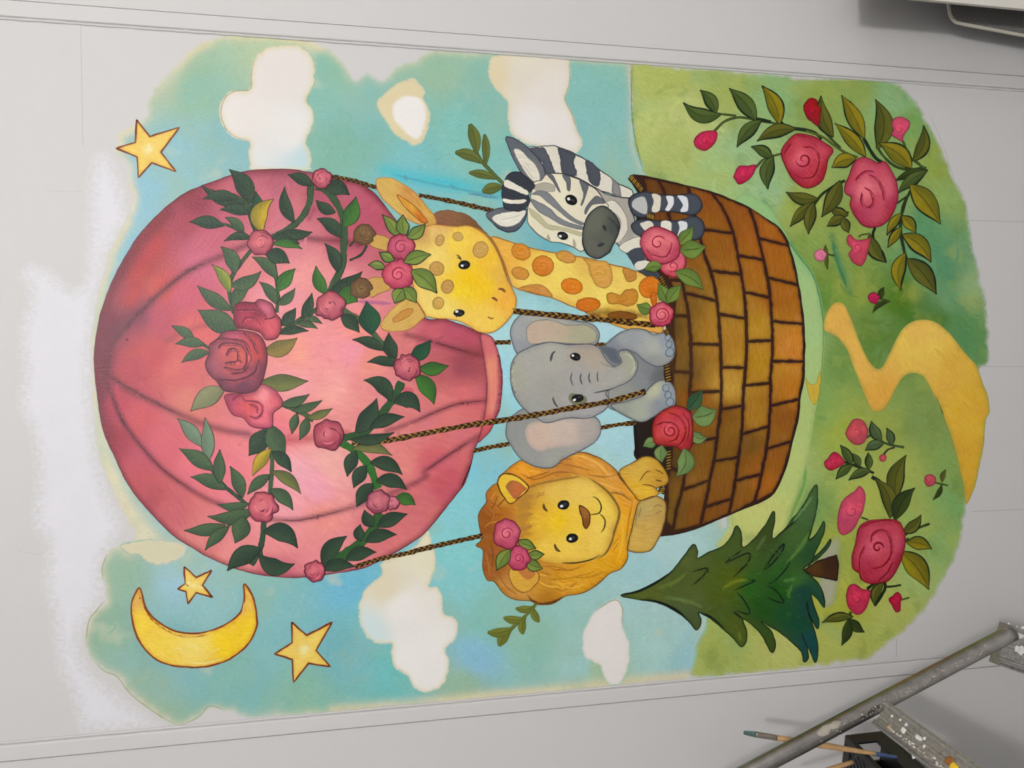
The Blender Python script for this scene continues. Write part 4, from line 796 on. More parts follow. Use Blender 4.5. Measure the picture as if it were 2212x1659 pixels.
leaves(sprig2, 6.4, 'U', [(1735, 680, 1575, 695, 54, 'b'), (1725, 690, 1775, 812, 56, 'b'), (1655, 780, 1470, 775, 62, 'b'), (1650, 785, 1635, 917, 58, 'b'), (1545, 862, 1333, 902, 70, 'b'), (1530, 895, 1432, 1022, 76, 'b')], ST, ol=(88, 96, 46), olw=1.0, blunt=True)

# ---------------------------------------------------------------- giraffe
gir = empty('painted_giraffe', mural); gir['label'] = 'yellow giraffe with orange spots, two roses on its brow'
OG = (150, 92, 44)
p = fig(gir, 7.2, 'neck', 'F 330,965 450,998 640,1058 870,1105 1130,1145 1300,1190 1500,1240 1700,1310 1790,1360 1775,1480 G 1700,120 1725,350 1650,352 1540,335 1400,322 1200,240 1050,170 900,110 760,50 600,15 F 520,1400 480,1330 430,1180 370,1050', C('F 450,1150:234,178,76 700,1350:238,206,98 900,1250:240,210,104 1300,1480:240,212,108 1500,1400:240,208,104 1650,1600:232,200,100 F 600,1020:228,180,80 1200,1170:226,186,90 G 1300,200:214,170,70 G 1600,330:222,170,80'), ol=(OG, 1.8), edge=((206, 150, 70), 6, .5), ang=20); 
p.line('G 1050,170 1250,185 1500,200 1640,230', (110, 78, 26), 16, soft=True, alpha=.7); p.build()
def spot(lv, s, c, ring=True, e=None):
    p = Paint('spot', gir, lv, None, 'streak')
    if e: x, y = T(s)[0]; P = [(x + e[0] * math.cos(a) * math.cos(e[2]) - e[1] * math.sin(a) * math.sin(e[2]), y + e[0] * math.cos(a) * math.sin(e[2]) + e[1] * math.sin(a) * math.cos(e[2])) for a in np.linspace(0, 6.283, 13)[:-1]]
    else: P = T(s)
    p.fill(P, c, ol=(tuple(np.array(c) * .72), 1.4), edge=(tuple(np.array(c) * .85), 3, .6))
    cx = np.mean(P, 0); r = np.abs(np.array(P) - cx).max(0)
    if ring: swirl(p, cx[0], cx[1], min(r) * .75, tuple(np.array(c) * .88), 1.4, 1.5, 1.0, 0.85)
    p.build()
for s, e, c in (('F 580,1095', (21, 17, .5), (214, 142, 56)), ('F 770,1217', (23, 22, 0), (212, 130, 50)), ('F 968,1140', (22, 12, .3), (210, 150, 72)), ('F 575,1282', (19, 13, .3), (206, 142, 60)), ('F 1020,1393', (23, 17, .2), (216, 124, 36)), ('F 1160,1552', (26, 15, -.05), (206, 112, 32)), ('F 1690,1400', (22, 24, .7), (214, 122, 36)), ('G 1375,212', (32, 10, .05), (132, 84, 24))): spot(8.2, s, c, e=e)
for s, c in (('F 1120,1150 1200,1175 1300,1175 1350,1220 1370,1330 1320,1405 1240,1390 1190,1310 1160,1210', (214, 160, 78)), ('F 555,1418 640,1385 740,1380 810,1420 850,1485 760,1470 650,1440', (204, 142, 72)), ('F 1462,1238 1560,1262 1572,1330 1500,1350', (200, 142, 64)), ('F 1320,1470 1360,1450 1440,1470 1480,1430 1560,1420 1592,1470 1570,1540 1500,1565 1430,1545 1340,1540', (198, 136, 54)), ('F 1700,1470 1745,1450 1750,1560 1720,1570', (206, 116, 36))): spot(8.25, s, c, True)
p = fig(gir, 13, 'mane', 'D 1190,490 1290,458 1380,470 1480,500 1560,570 1650,668 1700,720 1560,640 1480,600 1380,600 1280,590 1200,560', C('D 1300,510:134,94,66 1550,600:120,84,56'), ol=((104, 74, 52), 1.4), ang=20, mat='streak', jit=.8); p.build()
p = fig(gir, 13.4, 'ear', 'D 690,205 720,180 820,182 900,220 980,270 1060,340 1120,420 1180,490 1210,570 1130,590 1050,575 960,535 880,480 800,410 740,350 700,280', C('D 780,260:206,168,92 1000,320:200,146,76 1100,500:204,160,80 850,420:208,170,90'), ol=((176, 120, 66), 1.6), ang=40, mat='streak')
p.fill('D 870,325 960,375 1040,440 1100,505 1135,562 1080,560 1000,490 920,410', C('D 980,420:208,150,54 1080,530:196,112,40'), ol=((132, 84, 44), 1.6), ang=45); p.build()
p = fig(gir, 13.4, 'ear', 'D 1120,1350 1060,1420 980,1480 880,1502 780,1497 730,1460 760,1390 820,1320 900,1250 970,1215 1050,1250', C('D 850,1430:208,170,92 1000,1300:206,166,86'), ol=((170, 124, 66), 1.6), ang=-35, mat='streak')
p.fill('D 830,1400 880,1350 960,1308 1012,1318 960,1380 860,1422', (196, 142, 66), ol=((150, 100, 48), 1.2), ang=-30); p.build()
for stick, ball in (('D 630,690 700,668 810,710 800,805 720,792 640,760', 'D 585,668'), ('D 620,1060 740,1040 810,1120 790,1150 720,1172 640,1205', 'D 560,1132')):
    p = fig(gir, 13.6, 'horn', stick, C('D 740,740:196,156,82 740,1100:196,154,84'), ol=((140, 104, 60), 1.4), ang=15); x, y = T(ball)[0]
    p.fill(rose_pts(x, y, 23, 7, .03, 0, .98, 3), (112, 84, 56), ol=((74, 54, 40), 1.6), edge=((84, 60, 40), 5, .6), mat='streak')
    for k in range(6): swirl(p, x + RNG.uniform(-8, 8), y + RNG.uniform(-8, 8), 10, (150, 116, 76) if k % 2 else (80, 58, 40), 1.1, 1.2, k)
    p.build()
p = fig(gir, 14.4, 'head', 'D 1030,650 1120,600 1200,580 1290,590 1380,600 1480,592 1560,622 1640,672 1700,730 1760,850 1800,950 1830,1060 1870,1150 1897,1230 1882,1320 1830,1400 1760,1470 1680,1512 1600,1512 1540,1492 1450,1432 1350,1402 1230,1392 1120,1370 1080,1310 1040,1240 1010,1100 1000,900 1010,760', C('D 1080,660:196,152,88 1200,620:226,190,112 1050,850:222,184,104 1500,1050:252,206,30 1600,1120:246,200,40 1420,1120:250,210,50 1400,750:240,204,80 1200,860:242,212,112 1150,1250:236,206,112 1300,1350:240,212,110 1800,1250:240,180,72 1700,1400:240,200,88 1600,1470:238,200,92 1650,900:236,190,60 1760,1000:226,180,76 1560,700:236,196,82'), ol=((172, 118, 56), 1.8), edge=((212, 150, 62), 5, .5), ang=60)
p.dabs(40, (16, 34), (3, 6), (.92, 1.1), .8, None, .35, 5); p.line('D 1560,610 1680,710 1770,880 1830,1080', (140, 100, 56), 4, soft=True, alpha=.9); p.line('D 1040,1240 1085,1315 1120,1368', (150, 96, 50), 3)
for s in ('D 1740,1138 1780,1140 1805,1168', 'D 1685,1212 1715,1222 1738,1245'): p.line(s, (128, 86, 50), 5)
p.line('D 1650,1372 1680,1392 1708,1386', (150, 100, 50), 3.4); p.build()
for s, e, c in (('D 1238,718', (9, 12, .3), (206, 164, 92)), ('D 1395,685', (11.5, 9.5, .3), (210, 168, 92)), ('D 1590,798', (16, 18, .6), (206, 164, 88)), ('D 1212,960', (16, 15, .5), (200, 156, 84)), ('D 1305,1116', (13, 15, .4), (196, 152, 82)), ('D 1225,1260', (12, 13, .4), (206, 162, 82))): spot(15.8, s, c, e=e)
eye(gir, 16.4, 'D 1450,930', 13, 9.5, -8, 'D 1433,936', .26, ('D 1425,900 1412,862 1380,840', 'D 1420,880 1385,860')); eye(gir, 16.4, 'D 1405,1344', 12, 8, -5, 'D 1385,1332', .3, ('D 1385,1360 1380,1388',))
gl = {'a': ((122, 140, 66), (92, 114, 56))}
leaves(gir, 17, 'D', [(880, 690, 742, 495, 84, 'a', .05), (945, 670, 922, 498, 100, 'a', -.1), (965, 690, 1112, 575, 92, 'a', .08), (840, 885, 718, 820, 76, 'a', -.05), (940, 905, 1162, 840, 105, 'a', -.05), (755, 960, 622, 930, 66, 'a', .1), (1000, 990, 1212, 1172, 140, 'a', -.08), (920, 1145, 850, 1262, 110, 'a', .05), (930, 1130, 1037, 1257, 96, 'a', -.05)], gl, ol=(24, 42, 26), olw=2.0)
x, y = T('D 905,775')[0]; rose(gir, 'rose', 19, rose_pts(x, y, 29.5, 5, .03, 0, .92, 2), x, y, 29, (186, 84, 104), (128, 34, 62), (196, 96, 112), None, (1.5, .55))
x, y = T('D 880,1012')[0]; rose(gir, 'rose', 20, rose_pts(x, y, 33, 5, .03, 1, .98, 4), x, y, 33, (200, 86, 108), (138, 34, 66), (208, 98, 116), None, (1.6, .5))

# ---------------------------------------------------------------- lion
lion = empty('painted_lion', mural); lion['label'] = 'golden lion with wavy orange mane and two roses over its ear'
p = fig(lion, 7.3, 'mane', 'H 450,470 500,425 600,375 720,425 850,432 930,380 1010,315 1130,312 1240,348 1330,400 1400,460 1450,520 1560,610 1650,720 1605,745 1560,900 1505,1100 1500,1220 1440,1312 1350,1352 1270,1420 1180,1490 1080,1530 970,1547 870,1602 750,1625 660,1590 540,1582 440,1532 350,1422 290,1412 250,1300 252,1150 192,1112 240,1060 215,900 220,830 280,740 280,660 340,588 390,570 390,520', C('H 600,430:228,152,48 320,700:180,112,46 260,850:150,88,36 300,1000:146,82,34 280,1250:150,86,42 350,1330:158,96,46 450,1480:196,140,66 700,1450:204,146,54 600,1560:200,146,70 1000,1450:218,158,46 1300,1300:222,162,40 1480,1000:232,168,42 1100,380:222,158,66 950,450:196,132,60 1350,500:216,152,66 1500,680:226,162,60 1450,820:232,166,52 1420,1150:234,168,34 800,1560:176,118,40 450,700:196,140,52 450,830:176,110,42 600,800:206,150,50'), ol=((112, 68, 30), 1.8), edge=((150, 94, 40), 5, .5), ang=30, mat='streak')
for s, c, w in (('H 560,480 700,540 900,480 1100,500', (150, 92, 36), 4), ('H 1010,330 1130,350 1260,420 1380,560', (240, 182, 90), 5), ('H 1140,500 1300,520 1420,500', (140, 92, 46), 3), ('H 1320,650 1440,670 1560,740', (120, 80, 42), 3.5), ('H 1240,560 1340,600 1480,680', (240, 180, 92), 4), ('H 300,740 360,760 430,820', (140, 80, 30), 2.6), ('H 290,900 350,850 450,850', (130, 72, 28), 2.6), ('H 260,960 310,920 400,900', (206, 140, 60), 2.4), ('H 320,1080 340,1200 330,1330', (110, 60, 26), 2.6), ('H 270,1150 300,1280 310,1390', (190, 120, 56), 2.6), ('H 380,1350 450,1460 560,1550', (140, 88, 40), 2.6), ('H 620,1520 700,1600 830,1610 960,1550', (96, 62, 26), 4), ('H 740,1290 900,1300 1000,1330', (150, 100, 40), 2), ('H 800,1400 950,1400 1100,1370 1140,1350', (150, 100, 40), 2), ('H 850,1470 950,1500 1080,1420', (160, 100, 36), 2.6), ('H 900,1440 1000,1480 1150,1440', (236, 184, 70), 3), ('H 1050,1390 1200,1380 1320,1330', (168, 108, 36), 2.4), ('H 1430,850 1460,1000 1440,1150 1400,1260', (250, 196, 70), 5), ('H 1380,1000 1400,900', (170, 110, 40), 3), ('H 640,470 760,480', (240, 176, 72), 4), ('H 900,400 1050,430 1200,470', (170, 110, 50), 4), ('H 360,650 320,720', (220, 150, 62), 3), ('H 1400,460 1460,560 1560,660 1640,725', (110, 74, 40), 3), ('H 1540,740 1510,900 1480,1100', (168, 110, 40), 3.5)): p.line(s, c, w, soft=True, alpha=.85)
p.build()
p = Paint('mane_strands', lion, 8.55, None, 'streak')
fc = np.array(T('H 970,900')[0])
p.step = 2e-6
for k in range(56):
    a = RNG.uniform(0, 6.283); sp_ = RNG.uniform(.16, .38); ks = np.linspace(0, 1, 6)
    rx = np.interp(math.cos(a), [-1, 1], [RNG.uniform(118, 172), RNG.uniform(116, 128)]); ry = np.interp(abs(math.sin(a)), [0, 1], [100, RNG.uniform(98, 148)])
    if math.cos(a) > .25 and math.sin(a) < .2: continue
    aa = a + sp_ * ks; wv = 1 + .012 * np.sin(ks * 5 + k)
    L = np.stack([fc[0] + rx * np.cos(aa) * wv, fc[1] + ry * np.sin(aa) * wv], 1)
    lefty = math.cos(a) < -.35
    c = [(126, 72, 28), (192, 128, 54), (150, 92, 36)][k % 3] if lefty else [(172, 112, 38), (236, 182, 74), (196, 136, 48)][k % 3]
    p.line(L, c, RNG.uniform(1.4, 3.0))
p.build()
p = fig(lion, 8.8, 'face', 'H 600,660 700,610 860,560 1000,530 1120,520 1200,550 1270,620 1340,680 1400,770 1417,850 1390,950 1360,1060 1330,1160 1250,1222 1150,1256 1000,1266 850,1262 740,1232 650,1162 580,1080 550,980 550,850 570,740', C('H 720,900:234,188,60 600,760:186,134,52 580,900:190,134,46 600,1000:206,150,44 650,1100:220,172,60 900,900:246,200,46 1100,650:238,204,96 1300,800:240,204,86 1000,1150:238,200,84 800,1150:238,196,80 1250,1000:240,204,92 900,620:226,184,86 1050,900:246,204,72'), edge=((190, 140, 56), 8, .6), ang=20)
for k in range(12):
    y0 = 670 + k * 33 + RNG.integers(-12, 12); x1 = 640 + RNG.integers(0, 130); p.line('H 540,%d %d,%d %d,%d' % (y0 + 14, (540 + x1) / 2, y0 + RNG.integers(-10, 10), x1, y0 - 16), (178, 130, 56), 7, soft=True, alpha=.33)
p.line('H 560,660 700,590 900,545 1120,512', (130, 88, 42), 5, soft=True, alpha=.8); p.line('H 1130,512 1230,570 1340,660 1420,780 1425,870 1390,980 1360,1090 1300,1190 1200,1240', (92, 66, 36), 4.6, soft=True, alpha=.95)
p.line('H 930,1262 1050,1262 1180,1235 1270,1190', (62, 46, 28), 2.6)
p.dabs(40, (14, 30), (3, 6), (.9, 1.1), .9, None, .35, 8)
for s in ('H 775,750 782,790 812,818', 'H 870,1095 885,1140 922,1168'): p.line(s, (96, 74, 40), 5)
p.line('H 1170,848 1255,830 1272,770 1240,710 1195,688', (58, 42, 26), 2.6); p.line('H 1255,832 1302,885 1302,950 1270,1005', (58, 42, 26), 2.8); p.build()
p = fig(lion, 10.4, 'nose', 'H 1083,772 1150,800 1175,850 1172,920 1145,967 1120,940 1108,870', C('H 1130,830:160,104,52 1150,930:130,82,38'), ol=((60, 40, 24), 2)); p.build()
eye(lion, 10.4, 'H 948,762', 13.5, 10, -14, 'H 932,772'); eye(lion, 10.4, 'H 1022,1048', 13.5, 10, -6, 'H 1008,1055')
p = fig(lion, 9.8, 'ear', 'H 380,560 420,500 500,497 580,537 645,600 620,655 560,700 490,752 430,690 400,640', C('H 430,560:232,190,60 460,700:226,184,60 560,540:230,190,66'), ol=((88, 60, 30), 2.6)); p.fill('H 450,600 500,550 570,570 625,620 590,660 530,712 490,670', C('H 540,620:196,112,62 470,600:170,110,60'), edge=((150, 100, 60), 3, .6)); p.build()
p = fig(lion, 9.8, 'ear', 'H 478,1330 560,1290 660,1300 733,1360 722,1430 650,1502 580,1512 500,1440', (214, 166, 66), ol=((128, 88, 40), 1.8)); p.fill('H 560,1330 640,1305 702,1340 682,1390 620,1402', (190, 122, 62)); p.build()
PAW = C('H 1600,450:216,176,76 1700,500:206,160,62 1560,650:226,180,60 1780,520:196,150,58 1680,690:228,180,58')
p = fig(lion, 10.8, 'paw', 'H 1430,470 1540,400 1640,345 1740,360 1800,430 1842,500 1852,560 1810,600 1745,620 1775,662 1700,702 1600,722 1545,660 1480,580', PAW, ol=((104, 74, 36), 2), edge=((150, 108, 46), 4, .5), mat='streak')
for s in ('H 1735,455 1790,480 1815,500', 'H 1740,545 1800,560', 'H 1620,585 1700,595 1760,625', 'H 1600,560 1660,480 1700,470'): p.line(s, (96, 66, 34), 2.2)
p.build()
p = fig(lion, 10.8, 'paw', 'H 1600,742 1680,700 1760,690 1822,730 1832,830 1805,960 1762,1060 1700,1152 1600,1172 1508,1150 1510,1080 1540,950 1570,830', C('H 1650,800:190,164,100 1700,950:206,170,88 1600,1100:210,172,84 1780,850:186,152,84'), ol=((110, 80, 42), 2.2), edge=((156, 120, 62), 4, .5), mat='streak')
for s in ('H 1590,800 1570,900 1580,960', 'H 1620,780 1590,880', 'H 1720,790 1760,760 1810,780', 'H 1740,840 1800,810'): p.line(s, (110, 104, 72), 1.4)
p.build()
leaves(lion, 11.2, 'H', [(565, 1075, 707, 1136, 84, 'a', .02), (645, 1195, 780, 1186, 72, 'a', .02), (630, 1255, 767, 1312, 88, 'a', .04), (480, 1155, 370, 1327, 100, 'a', .04)], gl, ol=(26, 50, 30), olw=1.9)
x, y = T('H 458,1010')[0]; rose(lion, 'rose', 13, rose_pts(x, y, 29, 4, .04, 1, 1.12, 5), x, y, 29, (196, 88, 110), (132, 34, 66), (216, 116, 128), None, (1.6, .5))
x, y = T('H 560,1222')[0]; rose(lion, 'rose', 14.5, rose_pts(x, y, 24, 5, .03, 2, 1.05, 6), x, y, 24, (194, 80, 108), (134, 32, 66), (204, 92, 116), None, (1.6, .5))

# ---------------------------------------------------------------- elephant
ele = empty('painted_elephant', mural); ele['label'] = 'grey elephant with curled trunk and pinkish inner ears'
EO = (88, 90, 96)
p = fig(ele, 9.0, 'ear', 'G 440,262 520,190 640,188 800,215 960,250 1080,270 1150,310 1177,380 1145,455 1060,450 940,455 800,450 680,450 580,480 480,540 430,450 408,350', C('G 480,350:160,162,162 700,220:168,168,160 500,480:150,152,156 1150,400:160,158,150'), ol=(EO, 2), edge=((118, 122, 130), 4, .5), ang=20)
p.fill('G 560,300 640,250 760,248 900,290 1050,290 1140,340 1152,400 1110,445 940,448 780,440 640,450 570,442 548,370', C('G 700,360:192,172,152 1000,380:170,168,140 850,320:186,170,146'), ol=((120, 120, 116), 1.6), ang=5); p.build()
p = fig(ele, 9.0, 'ear', 'G 425,1075 380,1130 372,1240 420,1340 480,1420 560,1482 680,1522 780,1512 880,1440 1000,1380 1120,1312 1182,1230 1185,1150 1145,1085 1000,1070 800,1050 600,990 500,1020', C('G 430,1200:146,148,144 600,1430:152,152,148 760,1460:160,160,152 1100,1280:170,164,158'), ol=(EO, 2), edge=((116, 120, 126), 4, .5), ang=20)
p.fill('G 560,1150 680,1110 900,1095 1090,1085 1162,1160 1152,1240 1060,1312 900,1342 780,1352 660,1382 580,1332 538,1240', C('G 650,1250:204,180,162 900,1200:200,182,168 1080,1200:176,166,158'), edge=((160, 156, 148), 5, .7), ang=5); p.build()
p = fig(ele, 9.8, 'body', 'G 1200,500 1320,400 1440,340 1640,380 1745,600 1745,780 1660,830 1560,900 1450,1000 1360,1030 1250,990 1180,800', C('G 1600,650:128,130,134 1500,750:136,138,140 1400,860:146,148,142 1300,950:150,150,144 1700,720:104,106,108'), ol=(EO, 1.6), ang=40); p.line('G 1253,845 1258,925', (100, 104, 108), 2); p.build()
def arm(s, cols, toes, extra=()):
    p = fig(ele, 10.4, 'arm', s, cols, ol=(EO, 2), edge=((112, 116, 122), 4, .5), ang=30)
    for x, y, r in toes: q = T('G %d,%d' % (x, y))[0]; p.dot(q[0], q[1], r / 4, r / 4 * 1.15, (146, 160, 168), 20, ol=((78, 88, 98), 1.4))
    for L in extra: p.line(L, (96, 102, 110), 2)
    p.build()
arm('G 1225,480 1320,380 1440,323 1560,328 1640,368 1740,358 1805,405 1832,500 1805,590 1730,640 1650,642 1570,600 1500,540 1400,500 1330,530 1345,600 1290,610', C('G 1400,400:156,160,162 1650,480:172,176,166 1750,420:150,156,164 1300,500:130,136,144 1650,600:150,152,150'), ((1768, 395, 24), (1778, 455, 26), (1785, 525, 34)), ('G 1480,520 1560,590 1640,640',))
arm('G 1575,865 1640,800 1720,763 1795,790 1835,880 1825,980 1745,1012 1640,1082 1545,1124 1440,1092 1275,985 1400,950 1540,905', C('G 1650,850:186,188,158 1500,1020:166,172,156 1400,1000:156,160,148 1760,880:150,156,166 1700,980:140,146,152'), ((1752, 832, 28), (1770, 893, 28), (1785, 952, 32)))
p = fig(ele, 11.8, 'head', 'G 480,530 600,470 700,442 800,440 900,458 1000,455 1100,457 1170,485 1220,560 1260,615 1320,640 1372,600 1345,548 1350,515 1420,508 1480,560 1507,640 1482,720 1420,782 1330,822 1235,872 1262,930 1242,1000 1180,1052 1080,1092 900,1092 720,1132 620,1082 540,1022 480,960 430,860 408,740 420,620', C('G 600,650:170,168,160 800,550:172,170,160 700,850:162,160,152 1000,750:164,162,158 1150,550:176,164,146 1300,720:170,168,160 1450,620:166,168,146 1150,1000:166,164,164 600,1000:158,158,152 470,700:166,166,150 1050,480:172,160,146'), ol=(EO, 2), edge=((126, 130, 134), 5, .5), ang=15)
p.dabs(70, (14, 34), (3, 7), (.88, 1.14), .9, None, .35, 6); p.fill('G 910,920 930,880 980,880 1050,900 1070,940 1030,985 960,985', (120, 124, 98)); p.fill('G 1170,480 1230,470 1330,500 1345,560 1370,600 1330,625 1280,610 1230,550', C('G 1300,560:96,102,110'), edge=((126, 130, 134), 3, .5))
for s, w in (('G 800,512 770,540 755,605', 4.6), ('G 772,908 790,960 822,1002', 4.2), ('G 942,695 930,755 952,818', 2.6), ('G 1022,702 1012,750 1030,805', 3), ('G 1095,698 1085,745 1102,795', 2.6), ('G 1165,688 1158,735 1166,782', 2.4), ('G 1125,876 1240,852 1312,832', 2.6)): p.line(s, (78, 80, 80), w)
p.line('G 1170,600 1240,640 1320,650', (140, 134, 116), 3, soft=True, alpha=.8); p.line('G 1380,520 1460,570 1480,650 1440,730', (196, 196, 170), 5, soft=True, alpha=.7); p.line('G 440,600 425,740 450,880', (190, 190, 168), 6, soft=True, alpha=.6); p.build()
eye(ele, 13.6, 'G 970,562', 11.5, 8.5, 12, 'G 948,552'); eye(ele, 13.6, 'G 988,921', 13.5, 8.5, -8, 'G 962,935')
rope(ropes, 15, 'G 435,168 700,195 1000,225 1300,252 1660,290', 12); rope(ropes, 15, 'E 480,1266 740,1252 1100,1185 1500,1112 1850,1060 2211,998 G 850,1020 1250,950 1575,862', 11)

# ---------------------------------------------------------------- roses on the basket
br = empty('painted_basket_roses', mural); br['label'] = 'pink and red roses with leaves fixed along the basket rim'
bt = {'a': ((112, 136, 64), (88, 112, 54)), 'b': ((116, 140, 84), (92, 122, 72)), 'k': ((62, 92, 64), (44, 70, 50))}
leaves(br, 14, 'I', [(655, 745, 785, 600, 100, 'a', .05), (680, 800, 895, 772, 140, 'a', .04), (640, 1000, 872, 1142, 120, 'a', -.1), (510, 945, 365, 975, 84, 'a', .1), (560, 1255, 485, 1090, 100, 'a', .04), (570, 1250, 682, 1105, 100, 'a', -.04), (430, 1310, 302, 1272, 92, 'a', -.1)], bt, ol=(58, 78, 40), olw=1.3)
leaves(br, 14, 'J', [(740, 575, 862, 408, 105, 'k', .04), (785, 640, 987, 580, 160, 'b', .1), (780, 770, 908, 818, 88, 'b', .25), (470, 850, 353, 897, 84, 'b', .05), (520, 895, 520, 1035, 100, 'b', .1), (700, 925, 638, 1155, 130, 'b', -.2)], bt, ol=(58, 78, 50), olw=1.3)
x, y = T('I 480,740')[0]
rose(br, 'rose', 20, T('I 340,680 380,630 460,600 560,630 640,680 670,760 660,850 600,900 520,920 420,900 360,830 330,750'), x, y, 40, (210, 104, 114), (146, 34, 62), (220, 122, 126), 'biggest pink rose, before the zebra hoof', (1.3, .42), ('I 600,730 590,800 540,860 440,850', 'I 380,790 420,840 500,860'))
x, y = T('I 610,940')[0]
rose(br, 'rose', 19, T('I 500,930 560,900 640,815 695,815 724,900 700,980 640,1034 560,1020 510,980'), x, y, 27, (208, 92, 110), (146, 34, 62), (218, 112, 122), 'smaller pink rose tucked under the biggest one', (1.3, .5))
x, y = T('I 515,1360')[0]; rose(br, 'rose', 20, rose_pts(x, y, 26, 5, .02, 1, 1.0, 8), x, y, 26, (208, 92, 110), (146, 28, 62), (224, 128, 132), 'round pink spiral rose where the rope meets the basket', (2.3, .7))
x, y = T('J 590,760')[0]
rose(br, 'rose', 20, T('J 440,690 480,620 560,570 640,545 720,570 770,620 782,720 782,850 750,922 690,937 630,900 520,892 450,862 433,780'), x, y, 42, (190, 62, 66), (118, 26, 36), (206, 82, 88), 'large red rose beside the elephant foot', (1.4, .36), ('J 450,720 530,690 620,700 660,760 640,830 560,860', 'J 560,600 660,640 720,740 700,840 640,900', 'J 690,600 750,700 740,850'))
# ---------------------------------------------------------------- fir tree
tree = empty('painted_fir_tree', mural); tree['label'] = 'dark green fir tree lying pointed towards the lion'
p = Paint('ground_shade', tree, 5.2, None, 'flat'); p.fill('O 1780,640 1900,500 1970,480 1995,700 1965,900 1920,1060 1840,1080 1790,900', C('O 1880,600:168,168,142 1880,950:172,172,150 1980,700:140,150,84'), edge=((158, 166, 90), 9, .8), ang=70); p.build()
p = fig(tree, 5.6, 'trunk', 'O 1660,765 1780,690 1945,635 1962,720 1950,855 1850,835 1740,812', C('O 1750,760:84,58,32 1900,700:62,42,22 1900,820:66,46,26'), ol=((34, 24, 16), 2.4), ang=10, mat='streak', smooth=False); p.build()
p = fig(tree, 6.0, 'foliage', 'O 85,982 240,940 400,860 520,775 620,655 710,543 748,600 745,662 840,612 960,560 1040,470 1080,383 1122,440 1136,565 1220,510 1320,390 1400,258 1412,330 1390,490 1480,430 1560,330 1640,230 1765,30 1782,150 1762,300 1722,440 1710,505 1780,440 1835,345 1842,420 1802,530 1750,645 1830,580 1893,498 1882,560 1802,650 1702,722 1665,762 1752,840 1822,940 1842,1085 1782,1020 1728,973 1752,1080 1792,1200 1782,1272 1722,1180 1702,1128 1742,1250 1782,1400 1782,1520 1760,1562 1730,1500 1692,1425 1702,1520 1665,1557 1640,1470 1540,1370 1420,1280 1295,1212 1382,1290 1417,1400 1402,1472 1370,1462 1320,1360 1250,1270 1138,1188 1172,1300 1162,1390 1120,1427 1050,1350 950,1260 850,1180 755,1133 777,1200 762,1260 730,1282 680,1220 600,1150 480,1080 350,1030 230,1020',
        C('O 300,970:88,99,44 600,800:80,93,44 650,700:84,95,49 900,950:78,93,36 700,1000:84,97,49 1050,850:84,97,30 1200,900:46,93,36 1100,620:72,90,42 1350,450:62,77,38 1500,800:52,90,40 1300,1100:42,80,34 1500,1150:36,77,42 1600,1200:26,73,53 1720,1100:22,69,63 1760,1400:20,73,74 1700,250:74,104,61 1600,500:68,99,49 1720,600:46,80,49 1100,1300:82,95,38 1370,1400:62,80,34 650,1150:78,92,57 1650,950:26,69,59 1600,850:60,101,48 1450,950:40,82,32'), ang=20, smooth=True, res=4, ol=((28, 40, 24), 2.0), edge=((46, 66, 34), 4, .4), mat='streak')
for s, w in (('O 85,980 240,945 400,865 530,775', 4), ('O 240,1020 400,1040 560,1110 680,1215', 4), ('O 690,780 830,750 780,830 690,900', 2.4), ('O 985,712 1100,650 1190,620 1180,700 1050,830', 2.6), ('O 1310,778 1400,640 1490,540 1470,610 1380,720 1330,760', 3.4), ('O 1360,890 1440,830 1520,740 1545,660', 2.6), ('O 1060,940 1150,900 1240,858 1150,850', 2.4), ('O 1340,900 1420,940 1490,1040 1440,1040 1340,1000', 2.8), ('O 1080,950 1150,1030 1195,1140 1070,1115', 2.4), ('O 1050,1120 1140,1190', 3), ('O 1470,440 1600,330 1700,200', 2.4), ('O 760,1132 860,1170 980,1270', 3), ('O 980,705 1130,590', 3), ('O 1690,760 1760,640', 2), ('O 1700,1130 1690,1030', 3), ('O 1690,1430 1640,1300', 2)): p.line(s, (24, 36, 22), w * 1.25)
for s, c in (('O 950,930 1080,860 1200,850', (122, 134, 40)), ('O 400,930 560,860 660,780', (104, 126, 60)), ('O 1480,860 1600,840', (84, 130, 62)), ('O 1520,1000 1560,900', (90, 130, 60)), ('O 1500,720 1640,560 1720,420', (98, 136, 64)), ('O 450,1000 650,1030 800,1090', (106, 124, 74)), ('O 1560,360 1660,240 1740,120', (112, 150, 92)), ('O 1250,600 1340,460', (92, 112, 60)), ('O 1100,1290 1120,1380', (110, 122, 60))): p.line(s, c, 7, soft=True, alpha=.75)
p.dabs(120, (14, 34), (2, 4.5), (.7, 1.4), .5, 0, .5, 4)
for k in range(20):
    q = np.array(T('O %f,%f' % (RNG.uniform(900, 1700), RNG.uniform(600, 1200)))[0]); p.line([q, q + np.array([7, RNG.uniform(-4, 4)]), q + np.array([14, RNG.uniform(-9, 9)])], (74, 122, 56) if k % 2 else (26, 66, 34), 1.5, soft=True, alpha=.6)
p.build()

